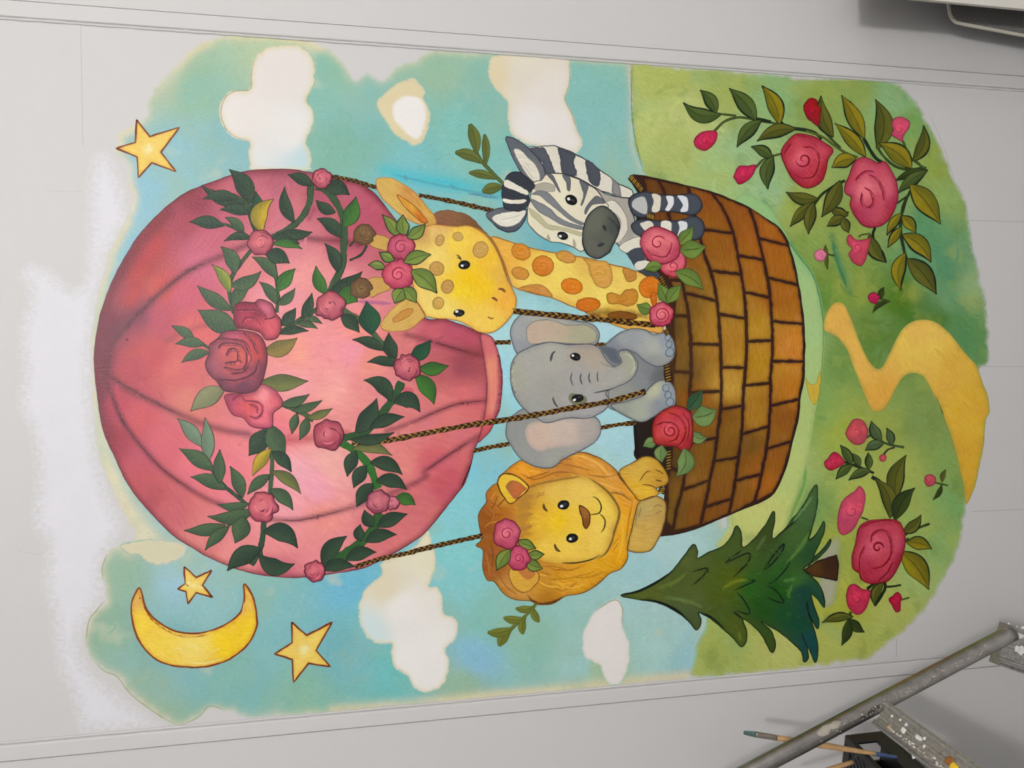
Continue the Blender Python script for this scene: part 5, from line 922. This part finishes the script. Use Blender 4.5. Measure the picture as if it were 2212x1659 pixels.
# ---------------------------------------------------------------- meadow flowers
FT = {'y': ((142, 128, 30), (86, 90, 32)), 'o': ((98, 98, 38), (66, 74, 32)), 'g': ((82, 98, 48), (60, 76, 40)), 'd': ((60, 72, 32), (42, 54, 28)), 's': ((84, 102, 66), (68, 86, 58))}
SD = (48, 58, 30)
fa = empty('painted_rose_branch', mural); fa['label'] = 'branch with two big red roses and buds in the meadow beside the zebra'
stems(fa, 5.3, [('K 410,655 500,570 620,535 760,555 900,580 1000,600', 4, (74, 88, 44)), ('K 700,440 740,530 840,560 900,575', 5, (36, 50, 28)), ('K 830,270 910,380 940,470 970,560 1050,620 1250,655 1340,720', 5.5, (36, 50, 28)), ('K 1200,650 1340,700 1450,780 1560,850 1650,880', 4, (88, 100, 46)), ('K 1320,600 1390,690 1500,800', 3.4, (64, 80, 40)), ('K 1570,400 1670,520 1690,680 1730,770 1800,880 1880,940', 5.5, (34, 46, 26)), ('K 1810,780 1880,880 1980,960 2100,985 2211,968 L 1440,975', 4, (60, 72, 34)), ('L 1330,890 1390,950 1440,978', 3.4, (60, 72, 34)), ('L 1240,740 1290,860 1360,930 1440,980', 3, (70, 96, 50)), ('L 1440,1000 1340,1120 1260,1260 1222,1420 1225,1560 1245,1659 M 1250,250 1275,335', 5, SD), ('L 1190,1275 1270,1220', 2.4, SD), ('K 770,965 850,890 985,850', 3.4, (78, 92, 46)), ('K 1540,1080 1440,1130 1340,1200 1270,1290', 4, (44, 56, 30)), ('K 1570,1350 1500,1400', 2.6, SD), ('M 1000,45 980,110 1000,190 1060,260 1090,345', 4, (26, 36, 22)), ('M 960,100 880,110 860,130', 2.4, (88, 96, 44)), ('K 600,520 420,500 330,480', 3, (74, 90, 44))])
leaves(fa, 6.1, 'K', [(450, 505, 143, 408, 110, 'g', -.18), (420, 490, 288, 300, 95, 'g', .1), (760, 550, 538, 285, 120, 'g', .06), (965, 582, 820, 262, 120, 'y', .1), (805, 570, 605, 792, 100, 'g', .08), (1095, 640, 778, 740, 100, 'o', .1), (900, 885, 728, 788, 82, 'g', .08), (915, 885, 872, 1155, 105, 'g', .12), (1430, 690, 1330, 350, 112, 'o', -.1), (1705, 862, 1450, 585, 105, 'y', .04), (1695, 700, 1508, 342, 118, 'y', .02), (1815, 790, 1800, 378, 142, 'o', .16), (2100, 965, 1830, 755, 140, 'y', .08), (1625, 895, 1422, 972, 108, 'y', .1), (1290, 1235, 1028, 1180, 92, 'o', -.1), (1490, 1095, 1335, 1395, 118, 'o', -.05), (1235, 1285, 1063, 1478, 82, 'o', .02), (1265, 1280, 1220, 1542, 88, 'o', .04), (1560, 1372, 1412, 1308, 78, 'o', -.1), (1530, 1400, 1383, 1477, 76, 'o', .05), (1530, 1405, 1572, 1532, 70, 'o', .05)], FT, ol=(30, 40, 20), olw=1.7, bold=3.2)
leaves(fa, 6.1, 'L', [(1330, 900, 1417, 605, 98, 'o', .14), (1440, 995, 1168, 1085, 66, 'd', .06), (1435, 1005, 1193, 1192, 84, 'g', .06), (1310, 1130, 1562, 1457, 160, 'y', -.04), (1232, 1395, 1350, 1532, 88, 'y', -.06), (1222, 1370, 1098, 1552, 68, 'y', .05), (1222, 1490, 1108, 1659, 68, 'y', .02)], FT, ol=(30, 40, 20), olw=1.7, bold=3.2)
leaves(fa, 6.1, 'M', [(1245, 120, 1482, 347, 130, 'y', -.12), (1262, 280, 1222, 590, 105, 'y', .14), (1285, 330, 1528, 622, 142, 'o', -.06), (960, 120, 1095, 350, 100, 'o', .12)], FT, ol=(28, 38, 20), olw=1.9, bold=3.8)
FR, FD, FL = (190, 62, 78), (136, 18, 40), (206, 92, 106)
x, y = T('K 1180,900')[0]
rose(fa, 'rose', 15, T('K 985,840 1040,740 1120,680 1230,690 1340,740 1432,820 1390,900 1370,1010 1330,1090 1240,1142 1160,1132 1080,1062 1030,970'), x, y, 52, FR, FD, FL, 'big red rose of the branch nearer the basket', (1.3, .34), ('K 1170,790 1260,800 1310,870 1310,960 1260,1050 1170,1065 1110,1030', 'K 1120,690 1220,720 1290,790', 'K 1010,860 1070,760'))
x, y = T('K 1740,1180')[0]
rose(fa, 'rose', 16.5, T('K 1540,1120 1580,1020 1620,920 1710,880 1820,930 1880,920 1940,1000 1982,1100 1992,1230 1950,1360 1880,1450 1800,1482 1700,1470 1620,1380 1580,1290 1590,1220 1540,1190'), x, y, 60, (202, 84, 104), (146, 26, 56), (214, 112, 122), 'big pink rose of the branch farther from the basket', None, ('K 1740,1030 1810,1070 1860,1160 1870,1250', 'K 1680,1180 1680,1270 1730,1320 1780,1270 1760,1180 1700,1140', 'K 1620,1080 1700,1010 1780,1000'))
def bud(parent, s, base, label=None, lv=14, pts=True, r=None):
    P = T(s) if pts else None
    if not pts: x, y = T(s)[0]; P = rose_pts(x, y, r, 5, .06, 1, 1, int(x))
    c = np.mean(P, 0); q = np.abs(np.array(P) - c).max(0); b = np.array(base)
    rose(parent, 'rosebud', lv, P, c[0], c[1], float(min(q)), base, tuple(b * .78), tuple(np.minimum(b * 1.12, 255)), label, (1.0, .45), (), 1.2)
bud(fa, 'K 240,720 290,670 370,650 430,665 425,730 380,790 330,822 270,805 238,770', (184, 46, 76), 'crimson bud at the end of the top branch'); bud(fa, 'K 578,1040 620,960 700,955 768,948 742,1030 690,1082 625,1112 588,1072', (184, 44, 78), 'crimson bud pointing to the basket'); bud(fa, 'K 1180,450 1210,390 1250,368 1292,390 1302,435 1325,460 1312,605 1250,572 1210,540', (152, 22, 40), 'dark red bud'); bud(fa, 'K 1942,600 1960,550 2020,532 2092,570 2090,620 2040,700 2035,748 1990,720 1940,690 1955,640', (206, 78, 108), 'light pink bud'); bud(fa, 'M 755,140 780,108 830,150 900,152 955,140 940,230 912,330 870,377 800,340 770,270 800,230 760,190', (196, 72, 92), 'curled pink bud under the far rose')
for s, r, c, st, lf, lab in (('M 525,285', 13, (214, 120, 150), 'M 580,275 650,290', [(590, 280, 570, 195, 30, 'o'), (590, 290, 590, 410, 30, 'o')], 'tiny pale pink flower by the hill'), ('M 985,655', 12, (176, 36, 82), 'M 1030,655 1130,685', [(1050, 660, 1075, 560, 50, 'd'), (1110, 690, 975, 785, 40, 'd', .15)], 'tiny magenta flower above the path'), ('N 1470,710', 12.5, (186, 76, 92), 'N 1520,730 1630,755', [(1580, 720, 1612, 615, 40, 'o'), (1570, 755, 1495, 880, 40, 'd', -.1)], 'tiny pink flower near the meadow rim')):
    f = empty('painted_flower', mural); f['label'] = lab; stems(f, 5.3, [(st, 2.4, (74, 84, 40))]); leaves(f, 6.1, s[0], lf, FT, ol=(50, 62, 30), olw=1.0); bud(f, s, c, None, 14, False, r)
fb = empty('painted_rose_bush', mural); fb['label'] = 'rose bush with one big red rose between fir tree and path'
stems(fb, 5.3, [('N 730,550 860,595 990,648', 4, (40, 50, 28)), ('N 970,680 1050,730 1095,830 1105,930 1150,1020', 5.5, (38, 48, 26)), ('N 1190,830 1185,930 1160,1020', 5, (38, 48, 26)), ('N 910,350 980,320 1060,375 1140,405 1250,425', 3.4, (66, 84, 58)), ('N 1170,425 1110,445 1075,485', 2.2, (60, 62, 42)), ('N 1260,1180 1310,1150 1400,1110 1470,1085', 3, (56, 70, 34)), ('N 880,1030 940,1050', 2.4, (70, 86, 44)), ('P 870,970 950,910 1050,890 1065,960 1020,1050 950,1150', 4, (34, 46, 24)), ('P 1070,945 1150,940 1240,925', 2.6, (40, 54, 28)), ('P 690,1215 680,1290', 5, (62, 74, 34)), ('P 1245,1085 1330,1062', 1.8, (90, 100, 50)), ('N 1255,1240 1290,1210', 4, (60, 72, 32))])
leaves(fb, 6.1, 'N', [(1185, 860, 1267, 492, 130, 'o', -.12), (1120, 1020, 990, 690, 110, 'o', .16), (1180, 1040, 1342, 775, 120, 'd', -.1), (1240, 1150, 1395, 1008, 84, 'o', .12), (1280, 1250, 1487, 1302, 100, 'y', -.1), (1225, 1340, 1462, 1652, 160, 'y', -.08), (790, 565, 697, 405, 66, 'g', .05), (865, 585, 803, 478, 56, 'g', .05), (940, 610, 938, 470, 56, 'g', .05), (795, 580, 660, 700, 66, 'g', .05), (955, 630, 772, 708, 66, 'g', .1), (1050, 360, 965, 198, 80, 's', -.08), (1135, 402, 1098, 258, 60, 's', .08), (1065, 395, 912, 452, 74, 's', .1)], FT, ol=(34, 44, 22), olw=1.6, bold=3.0)
leaves(fb, 6.1, 'P', [(700, 1275, 375, 1335, 84, 'o', .08), (660, 1310, 590, 1582, 92, 'd', -.08), (680, 1300, 842, 1440, 96, 'd', .08), (1040, 915, 950, 1150, 96, 'o', .14)], FT, ol=(34, 44, 22), olw=1.5, bold=3.0)
x, y = T('N 1020,1290')[0]
rose(fb, 'rose', 15, T('N 840,1180 870,1100 960,1055 1080,1045 1190,1060 1240,1130 1257,1220 1242,1330 1200,1450 1130,1560 1060,1592 950,1602 880,1562 860,1510 810,1470 798,1370 830,1250'), x, y, 60, (194, 70, 90), (138, 16, 44), (204, 88, 106), 'big red rose of the bush', (1.2, .22), ('N 960,1250 970,1180 1040,1140 1110,1170 1140,1280 1130,1370 1060,1450 965,1470', 'N 905,1270 870,1380 870,1500 900,1580', 'N 1150,1410 1110,1500 1020,1585', 'N 870,1120 960,1080 1100,1060 1200,1080'))
bud(fb, 'N 830,795 860,760 900,800 912,880 890,980 850,1060 800,1140 740,1178 690,1160 672,1080 690,960 730,870', (202, 78, 102), 'long pink bud left of the bush rose'); bud(fb, 'N 755,270 790,210 830,178 890,195 930,260 930,330 890,390 830,400 780,370 745,320', (190, 78, 84), 'salmon pink bud on the thin upper stem'); bud(fb, 'N 558,560 590,520 640,466 690,490 735,552 690,590 620,622 578,602', (182, 46, 72), 'crimson bud closest to the hill band'); bud(fb, 'N 1065,515', (190, 76, 92), None, 14, False, 7.5); bud(fb, 'P 645,1010 680,930 740,918 820,970 902,990 890,1090 840,1200 770,1247 700,1210 650,1120', (190, 52, 78), 'round crimson bud under the bush rose'); bud(fb, 'P 1108,1080 1150,1040 1200,1003 1240,1050 1232,1110 1222,1200 1180,1212 1140,1150', (176, 36, 62), 'small red bud at the meadow rim')

# ---------------------------------------------------------------- pencil guide lines left on the wall
def pencil(s, w=1.1, a=0.5):
    p = Paint('pencil_line', wall, 0.08, None, 'soft'); L = T(s); q = np.array(L)
    p.p.append(q); p.c.append(np.repeat(np.r_[np.array(WALL_ALB), 1.0][None], len(q), 0)); p.line(L, (86, 84, 92), w, alpha=a, smooth=False, taper=False, wob=.3)
    p.c.pop(0); p.build()
pencil('Z 174,48 176,150 179,315', 1.0, .35); pencil('Z 200,1600 197,1560 192,1300', 1.0, .3); pencil('Z 1937,1380 1936,1420', 1.1, .5); pencil('Z 2098,1105 2212,1100', 1.1, .45); pencil('Z 2112,792 2212,792', 1.0, .3); pencil('Z 2085,476 2212,479', 1.1, .45); pencil('Z 2010,250 2040,320 2062,390 2078,420', .9, .4); pencil('Z 586,72 586,80', 1.2, .9); pencil('Z 969,100 969,108', 1.2, .9); pencil('Z 1318,123 1318,131', 1.2, .8); pencil('Z 1638,143 1638,152', 1.2, .7); pencil('Z 985,1500 985,1512', 1.2, .7); pencil('Z 100,412 200,414', .8, .25); pencil('Z 40,1190 95,1200', .8, .25)
# ------------------------------------------------------------------ painter's things in front of the wall
V3 = lambda p: Vector([float(q) for q in p])
ladder = tag(empty('folding_ladder', None, (float(at(2050, 1450, -0.3)[0]), -0.3, 0.0)), 'paint-spattered aluminium folding ladder standing by the wall', 'ladder')
LOFF = -Vector(ladder.location)
def under_ladder(o): o.location = LOFF; o.parent = ladder; return o
# round brace tube
t0, t1 = V3(at(1500, 1730, -0.285)), V3(at(2186, 1367, -0.28))
n = 40; path = [t0.lerp(t1, k / n) for k in range(n + 1)]
under_ladder(sweep('brace_tube', path, circle(0.0136, 24), M_ALU, None, smooth=True))
def frame_of(p0, p1, face):
    L = (p1 - p0).normalized(); f = (Vector(face) - Vector(face).dot(L) * L).normalized(); w = L.cross(f).normalized(); return L, w, f
def rail(p0, p1, width, thick, name='side_rail'):
    mid = (p0 + (p1 - p0) * 0.1); L, w, f = frame_of(p0, p1, Vector(CAM) - mid)
    # extruded channel: two lips, shallow ribs on the web
    pr = []; h = width / 2
    ribs = [(-h, -thick), (-h, .004), (-h + .004, .006), (-h + .008, .004), (-h + .009, 0)]
    for c in (-.3, -.02, .26): ribs += [(c * width - .004, 0), (c * width - .002, .0016), (c * width + .002, .0016), (c * width + .004, 0)]
    ribs += [(h - .010, 0), (h - .009, .004), (h - .006, .005), (h - .0045, .0035), (h - .003, .006), (h, .004), (h, -thick)]
    vs = []; fs = []; m_ = len(ribs); N = 12
    for i in range(N + 1):
        c = p0.lerp(p1, i / N); vs += [tuple(c + w * a + f * b) for a, b in ribs]
    for i in range(N):
        for j in range(m_):
            a, b = i * m_ + j, i * m_ + (j + 1) % m_; fs.append((a, b, b + m_, a + m_))
    fs += [tuple(reversed(range(m_))), tuple(range(N * m_, (N + 1) * m_))]
    o = mesh_obj(name, vs, fs, M_ALU2); bm = bmesh.new(); bm.from_mesh(o.data); bmesh.ops.recalc_face_normals(bm, faces=bm.faces[:]); bm.to_mesh(o.data); bm.free()
    under_ladder(o); return p0, L, w, f
def splats(name, fr, items, mat, seed=1):
    p0, L, w, f = fr; g = random.Random(seed); vs = []; fs = []
    for (x, y, r, el) in items:
        d = V3(ray(x, y)); t = (p0 - V3(CAM)).dot(f) / d.dot(f); c = V3(CAM) + d * t; r = r / F_PX * (c - V3(CAM)).length
        b = len(vs); k = 11
        for q in range(k):
            a = 2 * math.pi * q / k; rr = r * g.uniform(.7, 1.25); vs.append(tuple(c + L * rr * el * math.cos(a) + w * rr * math.sin(a) + f * 0.0014))
        for q in range(k):
            a = 2 * math.pi * q / k; rr = r * .6; vs.append(tuple(c + L * rr * el * math.cos(a) + w * rr * math.sin(a) + f * 0.0026))
        for q in range(k): fs.append((b + q, b + (q + 1) % k, b + k + (q + 1) % k, b + k + q))
        fs.append(tuple(range(b + k, b + 2 * k)))
    o = mesh_obj(name, vs, fs, mat); bm = bmesh.new(); bm.from_mesh(o.data); bmesh.ops.recalc_face_normals(bm, faces=bm.faces[:]); bm.to_mesh(o.data); bm.free()
    if len(items) > 2: o['kind'] = 'stuff'
    return under_ladder(o)
S2 = V3(at(1903, 1541, -0.315)); E2 = V3(CAM) + V3(ray(2330, 1857)) * ((CAM[2] - S2.z) / -ray(2330, 1857)[2])
r2 = rail(S2, E2, 0.044, 0.022)
# the lower board is the rail's work platform, running out of the picture on two legs
pz = float(at(1825, 1587, -0.205)[2]) - 0.0805
under_ladder(box('unseen_platform_board', (-1.25, -0.384, pz - 0.022), (-0.632, -0.205, pz), M_ALU2, None, 0.002))
under_ladder(box('unseen_platform_board', (-1.25, -0.98, 0.868), (-0.598, -0.385, 0.888), M_ALU2, None, 0.002))  # upper plank, added out of sight to darken the rail's shadow on the wall
for yy in (-0.30, -0.90):
    under_ladder(box('leg', (-1.22, yy - 0.02, 0.0), (-1.17, yy + 0.02, pz - 0.022), M_ALU2, None, 0.002))
r1 = rail(V3(at(2166, 1392, -0.262)), V3(CAM) + V3(ray(2900, 1650)) * (1.7495 / -ray(2900, 1650)[2]), 0.072, 0.020)
g = random.Random(4)
sp = [(1953, 1578, 6, 1.0), (1959, 1566, 4, .8), (1984, 1594, 5, 1.6), (1990, 1598, 4, 1), (1998, 1596, 3, 1), (1928, 1548, 3, 1), (1946, 1556, 2.6, 1), (1998, 1613, 3, 1), (1962, 1619, 3, 1.6), (1975, 1636, 3.4, 1.4), (1957, 1607, 2.6, 1.2), (2020, 1639, 2.6, 1)]
for k in range(70):
    u = g.uniform(0, 1); v = abs(g.gauss(0, .5)); sp.append((1925 + u * 130 + g.uniform(-4, 4) - v * 4, 1572 + u * 98 + v * 10, g.uniform(.6, 1.8), g.uniform(.8, 1.6)))
splats('white_paint_spots', r2, sp, M_WHITE_SPLAT)
splats('brown_paint_blob', r2, [(2052, 1645, 9, 1.0)], M_BROWN_SPLAT, 2); splats('yellow_paint_blob', r2, [(2061, 1656, 7, 1.3)], M_YELLOW_SPLAT, 3); splats('beige_paint_blob', r2, [(1922, 1574, 4.5, 1.3)], plain('dried_peach_paint', (0.6, 0.38, 0.25), .5), 4)
splats('white_paint_spots', r1, [(2203, 1368, 8, 1.1), (2199, 1374, 6, .8), (2203, 1406, 8, 1.1), (2198, 1402, 6, 1), (2195, 1355, 2.4, 1), (2209, 1356, 3, 1), (2178, 1347, 2, 1)], M_WHITE_SPLAT, 5)
# dried paint on the tube: small flakes hugging its surface
def tube_flakes(name, items, mat, seed):
    g = random.Random(seed); vs = []; fs = []; ax = (t1 - t0).normalized()
    for x, y, r, el in items:
        d = V3(ray(x, y)).normalized(); o = V3(CAM); w0 = o - t0   # ray against the tube's cylinder
        dp = d - ax * d.dot(ax); wp = w0 - ax * w0.dot(ax); A = dp.dot(dp); B = 2 * dp.dot(wp); Cc = wp.dot(wp) - 0.0137**2; D = B * B - 4 * A * Cc
        if D < 0: continue
        p = o + d * ((-B - math.sqrt(D)) / (2 * A)); nn = (p - t0 - ax * (p - t0).dot(ax)).normalized(); u = nn.cross(ax); rr = r / F_PX * (p - o).length
        b = len(vs); k = 9; rad = [g.uniform(.7, 1.2) for _ in range(k)]; rings = (1.0, .66, .33, .0) if r > 4 else (1.0, 0.0)
        for ri, f in enumerate(rings):
            for q in range(k if f else 1):
                a = 2 * math.pi * q / k; pt = p + (u * math.sin(a) + ax * el * math.cos(a)) * rr * rad[q] * f
                nn2 = (pt - t0 - ax * (pt - t0).dot(ax)).normalized(); vs.append(tuple(t0 + ax * (pt - t0).dot(ax) + nn2 * (0.01375 + (.0004 if ri else 0))))
        for ri in range(len(rings) - 1):
            for q in range(k):
                o0 = b + ri * k; i0, i1 = o0 + q, o0 + (q + 1) % k
                fs.append((i0, i1, o0 + k) if ri == len(rings) - 2 else (i0, i1, i1 + k, i0 + k))
    o = mesh_obj(name, vs, fs, mat)
    if len(items) > 2: o['kind'] = 'stuff'
    return under_ladder(o)
tube_flakes('beige_paint_scab', [(1781, 1578, 9, 1.9)], M_BEIGE_SPLAT, 1); tube_flakes('beige_paint_scab', [(1803, 1566, 8, 2.0)], M_BEIGE_SPLAT, 7)
fl = []
for k in range(150):
    u = max(0.0, min(1.0, g.gauss(.5, .28))); v = g.gauss(0, 9); fl.append((1780 + u * 340 - v * .47, 1590 - u * 180 + v * .88, g.uniform(.5, 1.5), g.uniform(.8, 2)))
tube_flakes('paint_specks', fl, M_BEIGE_SPLAT, 2)
box_c = V3(at(1880, 1520, -0.283))

# black crate hung on the ladder
P0 = V3(at(1825, 1587, -0.205)); b_ = Vector((-.19, -.98, 0)).normalized(); c_ = Vector((-.98, .19, 0)).normalized(); a_ = Vector((0, 0, -1)); b_, c_ = b_, c_
CA, CB, CC = 0.074, 0.17, 0.20
crate = tag(empty('plastic_crate', None, tuple(P0 + a_ * CA)), 'small black plastic crate with a lattice top, holding paintbrushes on the ladder', 'crate')
COFF = -Vector(crate.location)
def bar(name, u0, u1, v0, v1, w0, w1):
    vs = []
    for u in (u0, u1):
        for v in (v0, v1):
            for w in (w0, w1): vs.append(tuple(P0 + a_ * u + b_ * v + c_ * w))
    fs = [(0, 1, 3, 2), (4, 6, 7, 5), (0, 4, 5, 1), (2, 3, 7, 6), (0, 2, 6, 4), (1, 5, 7, 3)]
    o = mesh_obj(name, vs, fs, M_BLACK, crate); o.location = COFF
    bm = bmesh.new(); bm.from_mesh(o.data); bmesh.ops.recalc_face_normals(bm, faces=bm.faces[:]); bmesh.ops.bevel(bm, geom=bm.edges[:], offset=.0012, segments=1, affect='EDGES'); bm.to_mesh(o.data); bm.free(); return o
T_ = 0.006
bar('rim_bar', 0, .009, 0, CB, 0, .016); bar('rim_bar', 0, .009, 0, .016, .016, CC); bar('rim_bar', 0, .009, CB - .016, CB, .016, CC); bar('rim_bar', 0, .009, .016, CB - .016, CC - .016, CC)
bar('corner_post', .009, CA, 0, .022, 0, T_); bar('corner_post', .009, CA, CB - .022, CB, 0, T_); bar('corner_post', .009, CA, 0, .022, CC - T_, CC); bar('corner_post', .009, CA, CB - .022, CB, CC - T_, CC)
bar('side_panel', .046, CA, .022, CB - .022, 0, T_); bar('side_panel', .009, CA, .0, T_, T_ + .05, CC - T_); bar('side_panel', .009, CA, CB - T_, CB, T_, CC - T_); bar('side_panel', .012, CA, .022, CB - .022, CC - T_, CC); bar('bottom_panel', CA, CA + .005, 0, CB, 0, CC)
# lattice of the top, crossing slats set on the diagonal
lat = 0
for s in (1, -1):
    for k in range(-9, 22):
        # line v = s*w + k*step in the (v, w) face
        pts = []
        for q in range(0, 101):
            w = .016 + (CC - .032) * q / 100; v = (k * .0145 + s * (w - .016) * 1.0) if s > 0 else (k * .0145 - (w - .016) + .10)
            if .016 <= v <= CB - .016: pts.append((v, w))
        if len(pts) < 4: continue
        (v0, w0), (v1, w1) = pts[0], pts[-1]; A = P0 + a_ * (.003 if s > 0 else .0055) + b_ * v0 + c_ * w0; B = P0 + a_ * (.003 if s > 0 else .0055) + b_ * v1 + c_ * w1
        o = sweep('lattice_slat', [A, B], [(-.0028, -.0011), (.0028, -.0011), (.0028, .0011), (-.0028, .0011)], M_BLACK, crate); o.location = COFF; lat += 1

def brush(name, tip, end, label, with_head=True, r=0.0044):
    tip, end = V3(tip), V3(end); root = tag(empty(name, None, tuple(end)), label, 'paintbrush', 'paintbrushes in the black crate'); off = -end; d = end - tip; ln = d.length
    def piece(nm, k0, k1, prof, mat, flat=1.0):
        n = 14; ks = [k0 + (k1 - k0) * i / n for i in range(n + 1)]; pa = [tip + d * k for k in ks]
        o = sweep(nm, pa, [(x, y * flat) for x, y in circle(1.0, 14)], mat, root, scales=[prof((k - k0) / (k1 - k0)) for k in ks], smooth=True, up=(0, 0, 1)); o.location = off; return o
    if with_head:
        piece('bristles', 0.0, .075, lambda t: r * (.75 + .5 * t ** .6), M_BRISTLE, .7)
        piece('ferrule', .075, .215, lambda t: r * (1.18 - .12 * t + (.06 if .68 < t < .74 or .85 < t < .92 else 0)), M_STEEL, .9)
        piece('handle', .215, .86, lambda t: r * (1.0 + .30 * math.sin(math.pi * min(1, t * 1.1)) - .25 * t), M_WOOD)
        piece('handle_end', .86, 1.0, lambda t: r * (.78 - .12 * t + (0 if t < .95 else -.2)), M_BLUE)
    else:
        piece('handle', 0.0, 1.0, lambda t: r * (1.0 - .15 * t), M_WOOD)
    return root
brush('paintbrush', at(1607, 1582.5, -0.205), at(1938, 1636, -0.272), 'long wooden paintbrush with green-stained bristles and blue handle end')
brush('paintbrush', at(1690, 1694, -0.235), at(1842, 1646, -0.240), 'bare wooden brush handle lower on the crate lattice', False)

# things at the lower corner of the wall, picture top
bx0 = float(at(2100, 10, -0.15)[0])
board = tag(box('upright_board', (bx0, -0.152, 0.0), (bx0 + 0.30, -0.144, 0.86), M_BOARD, None, 0.001), 'cream painted upright board at the picture corner, before the grey felt panel', 'board')
Yp = -0.065
prim = [at(2700, 168, Yp), at(2400, 112, Yp), at(2212, 77, Yp), at(2085, 53, Yp), at(2066, 48.5, Yp), at(2057, 41, Yp), at(2052, 30, Yp), at(2048, 5, Yp), at(2043, -30, Yp), at(2030, -160, Yp)]
prim = [V3(p) for p in prim]
zb = prim[0].z
k = prim[0].z / (prim[0].z - prim[1].z); prim[0] = prim[0] + (prim[1] - prim[0]) * (-(0.012 - prim[0].z) / (prim[0].z - prim[1].z)) if prim[0].z < 0.012 else prim[0]
# close the outline: across the top to the far side, then down to the floor
xr = prim[-1].x
foot = prim[0].copy(); d0 = (prim[0] - prim[1]); 
if foot.z > 0.01: foot = prim[0] + d0 * ((prim[0].z - 0.006) / -d0.z)
outl = [foot] + prim[1:] + [Vector((xr + .10, Yp, prim[-1].z - .005)), Vector((xr + .10, Yp, 0.006))]
felt = tag(empty('felt_panel', None, (float(foot.x), Yp, 0.0)), 'grey felt panel with a thin rounded cream rim, half hidden behind the cream board', 'panel')
fo = -Vector(felt.location)
sm = []
for i, p in enumerate(outl[:-1]):
    for q in range(6): sm.append(p.lerp(outl[i + 1], q / 6))
sm.append(outl[-1])
rim = sweep('rim', sm, [(-.0026, -.0016), (.0026, -.0016), (.0026, .002), (-.0026, .002)], M_RIM, felt, up=(0, 1, 0)); rim.location = fo
ctr = sum(outl, Vector()) / len(outl); ins = [p.copy() for p in outl]
vs = [(p.x, Yp - .0008, p.z) for p in ins] + [(p.x, Yp + .003, p.z) for p in ins]; m_ = len(ins)
fs = [tuple(range(m_)), tuple(reversed(range(m_, 2 * m_)))] + [(i, (i + 1) % m_, m_ + (i + 1) % m_, m_ + i) for i in range(m_)]
fl_ = mesh_obj('felt', vs, fs, M_FELT, felt); fl_.location = fo
bm = bmesh.new(); bm.from_mesh(fl_.data); bmesh.ops.triangulate(bm, faces=bm.faces[:]); bmesh.ops.recalc_face_normals(bm, faces=bm.faces[:]); bm.to_mesh(fl_.data); bm.free()
